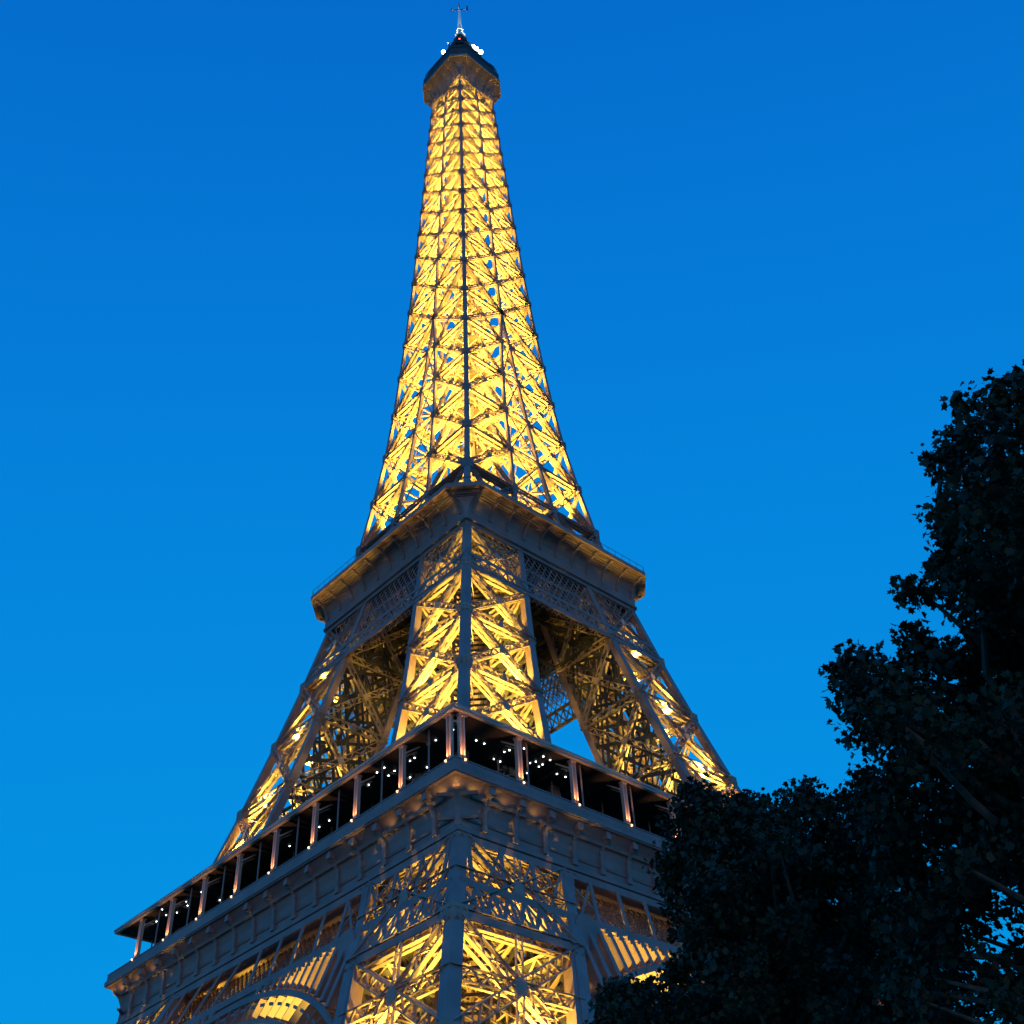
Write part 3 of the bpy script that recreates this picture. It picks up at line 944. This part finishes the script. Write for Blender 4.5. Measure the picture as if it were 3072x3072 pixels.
# ---------------------------------------------------------------- ground
def sheet(name, pts, z, m):
    mb = MB(); mb.poly([(x, y, z) for x, y in pts]); o = mb.build(name, m); tag(o, kind='structure'); return o
GRASS = mat('grass_ground', (0.05, 0.08, 0.03), 0.9, 0, 0.35, 0.2, 0.3)
PAVE = mat('pale_gravel', (0.30, 0.26, 0.21), 0.9, 0, 0.15, 2.0, 0.3)
sheet('ground', [(-4000, -4000), (4000, -4000), (4000, 4000), (-4000, 4000)], 0, GRASS)
sheet('path', [(-130, -130), (90, -130), (90, -92), (-130, -92)], 0.004, PAVE)
sheet('plaza', [(-75, -75), (75, -75), (75, 75), (-75, 75)], 0.004, PAVE)


# ---------------------------------------------------------------- trees
CL1 = [(-85.4, -107.4, 14.0, 0.26), (-80.9, -102.4, 7.5, 0.63), (-85.6, -105.1, 9.9, 0.48), (-81.4, -105.4, 7.8, 0.41), (-81.6, -103.3, 10.8, 0.85), (-83.8, -105.8, 8.6, 0.7), (-85.4, -104.9, 10.9, 0.35), (-81.1, -101.9, 7.7, 0.41), (-80.4, -106.6, 11.5, 0.86), (-81.8, -106.1, 12.4, 0.58), (-82.2, -103.8, 11.8, 0.84), (-83.6, -106.7, 14.8, 0.57), (-84.2, -105.4, 12.8, 0.17), (-82.1, -102.5, 9.1, 0.2), (-84.4, -106.6, 14.9, 0.2), (-80.0, -104.7, 6.7, 0.62), (-80.7, -106.6, 9.8, 0.71), (-85.9, -107.9, 13.6, 0.44), (-83.8, -108.8, 11.3, 0.38), (-82.6, -107.6, 12.2, 0.55), (-82.7, -108.2, 15.2, 0.59), (-86.4, -107.8, 11.8, 0.66), (-83.2, -103.3, 11.8, 0.34), (-83.8, -104.8, 12.5, 0.05), (-85.8, -107.3, 12.5, 0.55), (-82.6, -109.2, 14.7, 0.58), (-80.8, -106.8, 10.4, 0.8), (-83.5, -107.0, 10.3, 0.51), (-82.8, -102.4, 7.7, 0.06), (-83.8, -105.9, 8.4, 0.49), (-81.3, -105.5, 6.2, 0.27), (-84.2, -108.9, 15.3, 0.16), (-82.9, -106.0, 10.1, 0.76), (-83.3, -109.1, 13.0, 0.53), (-84.8, -110.4, 14.4, 0.43), (-80.4, -104.5, 7.5, 0.62), (-83.2, -103.3, 9.7, 0.33), (-82.8, -104.0, 7.3, 0.39), (-84.0, -109.5, 14.5, 0.79), (-83.2, -104.2, 11.9, 0.73), (-79.9, -102.3, 8.5, 0.46), (-84.4, -109.2, 12.6, 0.51), (-84.2, -107.9, 10.4, 0.7), (-84.9, -106.9, 11.8, 0.71), (-82.9, -106.7, 8.1, 0.5), (-81.3, -104.4, 6.2, 0.4), (-85.4, -107.7, 11.4, 0.68), (-83.3, -106.3, 7.3, 0.52), (-83.1, -104.2, 9.5, 0.54), (-86.2, -109.3, 11.7, 0.66), (-83.6, -104.8, 10.2, 0.75), (-83.7, -108.4, 15.4, 0.41), (-84.3, -109.5, 12.7, 0.67), (-80.9, -105.8, 7.6, 0.49), (-81.8, -104.8, 10.9, 0.82), (-81.5, -107.8, 11.9, 0.8), (-80.5, -103.2, 6.5, 0.33), (-83.1, -106.9, 12.3, 0.78), (-82.1, -105.6, 5.8, 0.36), (-80.0, -105.1, 7.2, 0.42), (-83.6, -103.2, 7.1, 0.33), (-82.1, -104.2, 6.4, 0.57), (-85.2, -106.7, 9.7, 0.47), (-82.1, -106.9, 8.2, 0.38), (-83.2, -107.0, 9.3, 0.51), (-81.1, -104.0, 7.3, 0.42), (-81.7, -107.1, 14.7, 0.87), (-84.5, -106.7, 8.7, 0.67), (-81.3, -108.3, 12.5, 0.33), (-83.3, -105.8, 9.3, 0.51), (-84.9, -109.5, 14.7, 0.18), (-84.2, -106.9, 7.3, 0.35), (-84.0, -105.0, 9.7, 0.51), (-84.2, -104.0, 6.0, 0.43), (-83.6, -104.0, 9.1, 0.74), (-81.5, -106.5, 12.1, 0.58), (-82.8, -108.8, 12.7, 0.74), (-83.6, -109.0, 11.8, 0.5), (-81.6, -102.1, 6.7, 0.23), (-82.4, -109.5, 14.0, 0.32), (-81.3, -105.4, 9.5, 0.81), (-84.7, -104.3, 11.4, 0.48), (-84.0, -104.2, 10.4, 0.52), (-84.1, -106.6, 7.6, 0.67), (-81.1, -107.3, 10.6, 0.38), (-83.7, -104.9, 12.1, 0.09), (-83.2, -108.0, 14.8, 0.58), (-80.6, -105.8, 8.1, 0.53), (-82.2, -104.0, 7.5, 0.4), (-81.3, -104.9, 6.4, 0.41), (-81.9, -105.6, 6.4, 0.39), (-83.8, -106.3, 11.5, 0.33), (-85.3, -108.3, 11.0, 0.47), (-84.5, -108.8, 14.9, 0.24), (-81.5, -105.1, 8.8, 0.79), (-81.9, -106.1, 14.6, 0.87), (-84.2, -110.5, 14.3, 0.28), (-83.7, -110.1, 15.6, 0.32), (-86.1, -108.1, 12.0, 0.47), (-82.4, -108.3, 11.4, 0.38), (-82.5, -104.1, 8.9, 0.54), (-82.1, -103.4, 8.9, 0.6), (-83.7, -106.6, 14.7, 0.29), (-82.5, -108.3, 12.5, 0.79), (-80.5, -104.7, 6.3, 0.46), (-83.7, -106.1, 14.1, 0.36), (-78.9, -104.3, 8.9, 0.67), (-84.4, -103.9, 9.5, 0.31), (-79.6, -104.6, 8.1, 0.45), (-83.1, -102.7, 8.4, 0.07), (-83.6, -108.3, 15.1, 0.48), (-82.7, -105.9, 12.7, 0.31), (-84.1, -107.1, 8.3, 0.68), (-85.9, -110.0, 12.4, 0.47), (-83.3, -103.9, 12.5, 0.37), (-82.5, -102.5, 7.1, 0.22), (-79.6, -103.9, 7.1, 0.64), (-85.1, -108.0, 14.8, 0.08), (-82.6, -102.9, 8.1, 0.25), (-82.9, -103.0, 9.2, 0.36), (-85.8, -108.3, 13.6, 0.34), (-82.5, -104.6, 11.6, 0.81), (-83.2, -105.6, 7.9, 0.54), (-82.4, -105.4, 11.6, 0.81), (-85.0, -104.5, 10.8, 0.36), (-84.3, -106.9, 14.8, 0.33), (-82.7, -106.6, 12.2, 0.56), (-81.2, -104.0, 10.1, 0.59), (-83.7, -104.8, 12.2, 0.17), (-82.0, -102.6, 9.0, 0.26), (-84.7, -106.4, 11.8, 0.25), (-84.9, -106.6, 11.7, 0.49), (-83.7, -103.4, 10.2, 0.35), (-84.7, -109.5, 14.4, 0.55), (-84.4, -109.8, 14.7, 0.51), (-82.4, -103.1, 9.1, 0.69), (-82.6, -103.6, 6.2, 0.29), (-84.7, -106.4, 13.5, 0.25), (-85.0, -108.5, 14.4, 0.3), (-84.5, -106.3, 13.3, 0.21), (-84.1, -105.9, 13.1, 0.22), (-81.5, -102.8, 11.3, 0.85), (-84.7, -104.1, 11.3, 0.24), (-83.8, -103.4, 11.7, 0.18), (-83.5, -105.6, 13.0, 0.36), (-83.2, -106.3, 10.9, 0.53), (-83.6, -103.5, 11.3, 0.29), (-81.0, -104.2, 8.2, 0.61), (-80.8, -103.8, 10.8, 0.61), (-84.1, -103.5, 9.5, 0.25), (-81.2, -104.2, 6.9, 0.6), (-83.8, -105.0, 12.0, 0.16), (-84.8, -108.6, 12.7, 0.51), (-84.4, -108.9, 15.2, 0.12), (-82.1, -107.0, 8.7, 0.4), (-82.6, -107.7, 13.6, 0.82), (-81.0, -102.4, 8.0, 0.44), (-83.8, -103.5, 12.2, 0.19), (-86.1, -108.3, 12.7, 0.69), (-81.5, -106.3, 10.4, 0.8), (-83.8, -105.5, 11.5, 0.18), (-81.0, -105.5, 11.5, 0.85), (-85.8, -109.3, 11.2, 0.46), (-82.2, -105.2, 7.6, 0.57), (-83.0, -102.9, 10.9, 0.22), (-85.6, -105.7, 9.5, 0.46), (-83.3, -105.3, 8.1, 0.51), (-84.4, -109.9, 15.1, 0.16), (-84.0, -109.4, 12.3, 0.35), (-79.3, -103.7, 9.1, 0.67), (-84.1, -105.2, 11.2, 0.54), (-81.6, -104.7, 7.0, 0.58), (-83.1, -106.6, 10.7, 0.76), (-81.8, -102.7, 6.9, 0.58), (-85.7, -109.0, 13.4, 0.54), (-82.2, -102.6, 6.7, 0.37), (-82.8, -107.2, 12.3, 0.79), (-84.0, -103.7, 7.7, 0.4), (-83.9, -105.2, 8.5, 0.5), (-83.2, -102.7, 7.5, 0.12), (-84.5, -109.6, 14.8, 0.39), (-85.2, -107.0, 14.0, 0.3), (-82.6, -103.2, 8.5, 0.58), (-82.3, -107.0, 12.1, 0.56), (-84.7, -109.7, 15.1, 0.09), (-83.7, -105.9, 11.7, 0.14), (-84.3, -103.7, 12.1, 0.1), (-84.6, -108.4, 15.0, 0.16), (-81.0, -105.4, 7.4, 0.59), (-84.1, -106.0, 5.8, 0.49), (-84.9, -109.9, 12.5, 0.45), (-85.2, -107.5, 14.8, 0.07), (-81.3, -103.5, 7.0, 0.6), (-84.4, -105.3, 12.8, 0.08), (-80.5, -105.5, 9.9, 0.59), (-81.2, -107.5, 14.0, 0.61), (-81.2, -107.5, 11.4, 0.71), (-83.8, -105.4, 11.8, 0.08), (-83.0, -106.3, 12.5, 0.67), (-83.3, -105.8, 12.2, 0.1), (-82.2, -102.0, 6.9, 0.14), (-85.3, -109.4, 14.1, 0.22), (-83.0, -105.9, 11.9, 0.3), (-82.6, -104.4, 6.0, 0.42), (-84.2, -110.5, 14.6, 0.47), (-82.5, -107.5, 10.2, 0.51), (-80.3, -106.6, 12.1, 0.87), (-84.2, -104.6, 6.3, 0.36), (-85.0, -108.4, 14.7, 0.1), (-82.6, -102.6, 8.7, 0.2), (-80.2, -103.1, 7.8, 0.45), (-83.6, -103.2, 9.2, 0.28), (-79.9, -104.1, 11.4, 0.63), (-81.8, -102.4, 7.2, 0.37), (-83.2, -102.8, 9.8, 0.1), (-84.1, -105.5, 5.8, 0.35), (-83.4, -105.7, 13.3, 0.45), (-83.1, -106.2, 12.1, 0.33), (-84.9, -105.0, 8.1, 0.47), (-84.8, -106.5, 12.4, 0.42), (-84.4, -106.1, 12.8, 0.18), (-80.6, -102.0, 8.7, 0.55), (-85.1, -108.5, 14.0, 0.35), (-81.9, -107.9, 10.8, 0.29), (-84.5, -104.0, 12.1, 0.1), (-83.4, -106.0, 11.9, 0.18), (-83.4, -103.6, 10.0, 0.48), (-84.6, -104.1, 8.0, 0.29), (-83.4, -103.0, 7.6, 0.12), (-81.8, -105.4, 9.6, 0.55)]
CL2 = [(-79.9, -95.7, 10.6, 0.14), (-77.2, -99.6, 8.5, 0.24), (-77.8, -96.9, 12.8, 0.57), (-80.6, -94.3, 10.1, 0.19), (-80.4, -96.5, 12.7, 0.25), (-80.6, -97.2, 10.6, 0.44), (-78.4, -97.6, 8.7, 0.7), (-78.7, -100.4, 12.4, 0.39), (-80.0, -95.7, 10.5, 0.1), (-76.2, -95.6, 10.1, 0.59), (-81.5, -96.2, 9.1, 0.7), (-79.9, -96.2, 12.9, 0.33), (-77.6, -98.0, 12.0, 0.79), (-80.1, -96.6, 11.3, 0.55), (-78.4, -99.3, 8.2, 0.59), (-77.0, -100.3, 12.8, 0.16), (-80.3, -97.3, 13.7, 0.31), (-77.2, -99.0, 12.8, 0.79), (-81.1, -98.3, 9.4, 0.68), (-77.3, -98.9, 9.3, 0.76), (-78.7, -95.7, 8.6, 0.14), (-76.9, -99.7, 8.9, 0.15), (-79.0, -97.1, 9.0, 0.74), (-80.5, -94.3, 10.3, 0.07), (-76.0, -98.8, 9.2, 0.46), (-78.9, -94.5, 9.3, 0.56), (-78.2, -99.2, 11.9, 0.76), (-75.9, -96.4, 11.0, 0.84), (-79.1, -100.1, 10.9, 0.72), (-80.4, -94.7, 10.4, 0.12), (-80.6, -99.4, 10.3, 0.48), (-77.3, -99.1, 10.4, 0.76), (-80.2, -97.7, 12.8, 0.64), (-81.2, -97.9, 9.3, 0.48), (-77.5, -96.4, 10.0, 0.8), (-78.9, -99.5, 9.8, 0.72), (-75.9, -98.4, 11.4, 0.82), (-75.3, -96.8, 11.8, 0.86), (-76.4, -96.4, 10.3, 0.82), (-79.9, -99.1, 9.7, 0.49), (-80.1, -99.8, 8.8, 0.68), (-80.9, -98.1, 11.4, 0.71), (-80.7, -94.0, 8.8, 0.26), (-79.2, -98.9, 8.6, 0.71), (-75.9, -99.0, 11.4, 0.33), (-79.3, -96.9, 8.6, 0.53), (-80.0, -96.0, 9.4, 0.74), (-75.5, -97.7, 12.8, 0.59), (-79.7, -98.1, 10.9, 0.51), (-79.7, -95.8, 11.5, 0.22), (-80.6, -99.3, 12.2, 0.71), (-81.2, -95.4, 9.5, 0.39), (-78.0, -95.7, 12.6, 0.57), (-75.8, -96.4, 11.8, 0.85), (-79.9, -94.8, 9.0, 0.37), (-80.3, -97.1, 13.9, 0.26), (-80.9, -94.6, 9.9, 0.13), (-77.7, -99.1, 8.7, 0.52), (-79.6, -97.7, 13.6, 0.09), (-77.1, -99.7, 10.5, 0.38), (-80.3, -97.0, 13.5, 0.34), (-79.7, -93.8, 9.3, 0.36), (-79.9, -93.8, 10.2, 0.34), (-78.3, -96.0, 12.0, 0.8), (-79.3, -99.3, 12.9, 0.63), (-80.2, -95.3, 8.7, 0.35), (-76.2, -98.9, 10.3, 0.58), (-77.5, -96.9, 12.2, 0.81), (-80.4, -93.6, 8.9, 0.15), (-80.2, -98.7, 10.3, 0.49), (-78.2, -99.4, 9.6, 0.51), (-76.6, -99.2, 11.8, 0.79), (-78.8, -97.1, 11.0, 0.77), (-78.1, -98.8, 11.3, 0.76), (-80.2, -96.1, 11.8, 0.12), (-77.4, -99.8, 9.0, 0.2), (-80.7, -94.8, 10.2, 0.13), (-80.2, -97.5, 13.6, 0.16), (-78.6, -98.3, 11.5, 0.53), (-76.6, -95.9, 11.2, 0.83), (-76.3, -99.3, 9.3, 0.16), (-80.6, -93.9, 9.7, 0.12), (-78.0, -96.2, 10.3, 0.55), (-78.6, -97.3, 13.1, 0.55), (-80.3, -94.0, 9.0, 0.39), (-80.4, -96.7, 10.5, 0.37), (-78.7, -96.5, 9.1, 0.53), (-80.0, -97.3, 9.2, 0.72), (-78.2, -99.4, 10.9, 0.52), (-76.9, -97.9, 8.4, 0.23), (-80.2, -97.4, 13.2, 0.56), (-76.7, -99.1, 9.3, 0.52), (-79.4, -97.9, 13.2, 0.41), (-77.9, -100.3, 13.2, 0.17), (-78.8, -94.9, 9.0, 0.43), (-78.5, -99.9, 12.6, 0.72), (-79.6, -95.6, 10.7, 0.15), (-79.4, -95.9, 12.3, 0.45), (-79.4, -97.4, 11.4, 0.75), (-76.8, -97.1, 9.0, 0.62), (-78.4, -96.0, 11.2, 0.79), (-76.3, -97.5, 11.7, 0.58), (-79.2, -98.3, 9.0, 0.5), (-80.5, -96.3, 12.5, 0.2), (-80.7, -93.9, 9.5, 0.11), (-79.9, -97.3, 13.9, 0.15), (-79.1, -99.3, 13.3, 0.3), (-77.8, -100.0, 9.6, 0.28), (-78.9, -96.9, 13.8, 0.35), (-78.5, -100.2, 10.0, 0.53), (-78.1, -99.2, 13.5, 0.3), (-77.7, -100.6, 12.0, 0.16), (-79.4, -95.9, 12.9, 0.49), (-79.0, -95.8, 8.7, 0.21), (-80.6, -97.2, 9.1, 0.71), (-77.8, -100.4, 12.8, 0.35), (-78.1, -99.9, 13.4, 0.16), (-76.8, -99.8, 9.3, 0.09), (-80.0, -94.9, 10.1, 0.4), (-76.0, -97.6, 13.5, 0.85), (-81.3, -99.8, 11.3, 0.47), (-77.6, -100.2, 12.4, 0.36), (-79.6, -94.1, 9.5, 0.55), (-77.5, -98.6, 8.3, 0.33), (-79.6, -94.3, 9.1, 0.49), (-77.8, -98.9, 13.1, 0.55), (-79.3, -96.2, 8.9, 0.65), (-80.3, -96.5, 12.9, 0.34), (-81.1, -94.8, 9.6, 0.3), (-77.3, -96.3, 9.1, 0.43), (-78.6, -97.0, 8.6, 0.32), (-78.7, -100.3, 12.8, 0.23), (-80.2, -96.3, 8.9, 0.51), (-80.3, -96.2, 12.2, 0.12), (-80.2, -94.3, 9.5, 0.64), (-80.4, -97.3, 14.0, 0.17), (-79.5, -98.9, 11.6, 0.73), (-78.0, -98.9, 9.7, 0.52), (-79.3, -94.4, 8.9, 0.15), (-77.0, -97.7, 8.4, 0.15), (-78.5, -96.5, 8.4, 0.11), (-77.8, -97.3, 12.6, 0.56), (-79.5, -96.5, 13.1, 0.55), (-75.6, -97.0, 11.0, 0.84), (-78.5, -99.1, 13.7, 0.28), (-78.0, -99.7, 12.0, 0.53), (-76.2, -99.1, 8.3, 0.11), (-76.8, -98.7, 8.1, 0.06), (-75.8, -98.9, 9.2, 0.21), (-76.1, -99.1, 11.7, 0.51), (-79.1, -98.0, 13.5, 0.43), (-79.7, -98.1, 9.6, 0.5), (-78.5, -95.3, 10.3, 0.79), (-76.9, -99.7, 10.1, 0.23), (-79.3, -95.1, 8.7, 0.11), (-75.5, -98.4, 9.0, 0.51), (-80.1, -94.9, 10.4, 0.09), (-80.4, -96.6, 13.4, 0.09), (-76.6, -99.8, 11.7, 0.18), (-79.0, -95.6, 8.8, 0.43), (-77.0, -100.2, 12.8, 0.23), (-78.8, -100.8, 12.0, 0.37), (-79.5, -96.7, 9.2, 0.52), (-77.9, -98.5, 9.0, 0.52), (-79.8, -97.9, 13.2, 0.33), (-78.6, -100.5, 11.4, 0.45), (-80.3, -97.5, 12.4, 0.74), (-78.9, -95.9, 8.7, 0.33), (-77.2, -99.9, 9.7, 0.24), (-80.4, -94.3, 8.7, 0.1), (-78.2, -100.5, 12.8, 0.35), (-76.8, -100.1, 11.9, 0.18), (-79.2, -95.4, 10.8, 0.31), (-77.1, -100.3, 12.2, 0.21), (-79.4, -99.3, 11.6, 0.51), (-80.3, -94.7, 10.1, 0.38), (-79.8, -99.2, 12.9, 0.5), (-79.4, -97.9, 13.8, 0.1), (-79.1, -97.2, 10.1, 0.52), (-78.5, -98.4, 12.5, 0.77), (-76.9, -98.4, 8.2, 0.07), (-77.9, -100.0, 9.2, 0.26), (-77.9, -97.2, 8.6, 0.43), (-78.8, -96.3, 11.5, 0.55), (-78.2, -94.0, 10.3, 0.58), (-76.9, -100.0, 11.2, 0.21), (-76.3, -99.3, 8.3, 0.11), (-78.7, -98.3, 9.0, 0.51), (-76.9, -100.1, 11.7, 0.23), (-80.2, -94.2, 10.4, 0.12)]

LEAF = bpy.data.materials.new('leaves'); LEAF.use_nodes = True
t_ = LEAF.node_tree; b_ = t_.nodes['Principled BSDF']
b_.inputs['Roughness'].default_value = 0.6
b_.inputs['Specular IOR Level'].default_value = 0.3
oi = t_.nodes.new('ShaderNodeTexCoord'); ns = t_.nodes.new('ShaderNodeTexNoise'); ns.inputs['Scale'].default_value = 1.3
cr = t_.nodes.new('ShaderNodeValToRGB')
cr.color_ramp.elements[0].position = 0.35; cr.color_ramp.elements[1].position = 0.65
cr.color_ramp.elements[0].color = (0.008, 0.017, 0.009, 1); cr.color_ramp.elements[1].color = (0.026, 0.042, 0.018, 1)
t_.links.new(oi.outputs['Object'], ns.inputs['Vector']); t_.links.new(ns.outputs['Fac'], cr.inputs[0]); t_.links.new(cr.outputs[0], b_.inputs['Base Color'])
BARK = mat('bark', (0.10, 0.08, 0.06), 0.9, 0, 0.4, 6, 0.5)

def leaves(name, clumps, per, size, parent, rng):
    cs = np.array(clumps)
    nper = np.maximum(110, (per * (cs[:, 3] ** 2)).astype(int))
    ctr = np.repeat(cs, nper, 0)
    n = len(ctr)
    d = rng.normal(size=(n, 3)); d /= np.linalg.norm(d, axis=1, keepdims=True)
    rad = rng.uniform(0.25, 1, n) ** 0.45
    # twigs: leaves gather round a set of small tips so that the outline is ragged
    P = ctr[:, :3] + d * (rad * ctr[:, 3])[:, None]
    tip = rng.integers(0, n, n)
    cid = np.repeat(np.arange(len(cs)), nper)
    start = np.concatenate([[0], np.cumsum(nper)[:-1]])
    ntip = np.maximum(5, nper // 34)
    tp_ = start[cid] + (rng.random(n) * ntip[cid]).astype(int)
    P = P[tp_] + np.clip(rng.normal(size=(n, 3)), -1.9, 1.9) * 0.15 * np.array((1, 1, 0.8))
    # leaf outline, pointed with lobes
    out = np.array([(0, -0.5), (0.34, -0.22), (0.30, 0.02), (0.48, 0.2), (0.14, 0.26), (0, 0.55), (-0.14, 0.26), (-0.48, 0.2), (-0.30, 0.02), (-0.34, -0.22)])
    nn = rng.normal(size=(n, 3)) * (1, 1, 0.8) + (0, 0, 0.7); nn /= np.linalg.norm(nn, axis=1, keepdims=True)
    a = np.cross(nn, rng.normal(size=(n, 3))); a /= np.linalg.norm(a, axis=1, keepdims=True)
    b = np.cross(nn, a)
    sz = size * rng.uniform(0.45, 1.25, n)
    V = P[:, None, :] + a[:, None, :] * (out[:, 0][None, :, None] * sz[:, None, None]) + b[:, None, :] * (out[:, 1][None, :, None] * sz[:, None, None])
    V += nn[:, None, :] * (np.abs(out[:, 0])[None, :, None] * -0.35 * sz[:, None, None])
    m = len(out)
    me = bpy.data.meshes.new(name)
    me.vertices.add(n * m); me.vertices.foreach_set('co', V.reshape(-1).astype(np.float32))
    me.loops.add(n * m); me.loops.foreach_set('vertex_index', np.arange(n * m, dtype=np.int32))
    me.polygons.add(n); me.polygons.foreach_set('loop_start', np.arange(n, dtype=np.int32) * m)
    me.update(calc_edges=True)
    me.materials.append(LEAF)
    o = bpy.data.objects.new(name, me); COL.objects.link(o); o.parent = parent
    return o

def tree(base, clumps, height, r0, label, per, size, seed):
    rng = np.random.default_rng(seed)
    t = empty('leafy_tree')
    tag(t, label, 'tree', 'trees beside the tower')
    mb = MB()
    bx_, by_ = base
    top = np.mean([c[:3] for c in clumps], 0)
    n = 7
    pts = [np.array((bx_, by_, 0.0)) + (np.array((top[0], top[1], height)) - (bx_, by_, 0)) * (i / n) + np.array((math.sin(i * 1.3) * .15, math.cos(i * 1.7) * .15, 0)) * (i > 0) for i in range(n + 1)]
    for i in range(n):
        mb.tube(pts[i], pts[i + 1], r0 * (1 - 0.8 * i / n) * (1.25 if i == 0 else 1), r0 * (1 - 0.8 * (i + 1) / n), 10)
    for j, c in enumerate(clumps):
        if j % 2: continue
        c = np.array(c[:3])
        zb = max(3.0, min(height - 0.5, c[2] - 2.2))
        s0 = np.array([np.interp(zb, [p[2] for p in pts], [p[q] for p in pts]) for q in range(3)])
        md = (s0 + c) / 2 + rng.normal(size=3) * 0.25 + (0, 0, 0.3)
        mb.tube(s0, md, 0.10, 0.06, 6); mb.tube(md, c, 0.06, 0.02, 5)
    mb.build('trunk', BARK, t)
    leaves('crown', clumps, per, size, t, rng)
    return t
tree((-81.6, -105.6), CL1, 13.5, 0.38, 'tall dark leafy tree at the right edge reaching highest into the sky', 1150, 0.15, 1)
tree((-78.2, -96.6), CL2, 12.0, 0.34, 'lower dark leafy tree hiding the right corner of the first gallery', 1150, 0.15, 2)
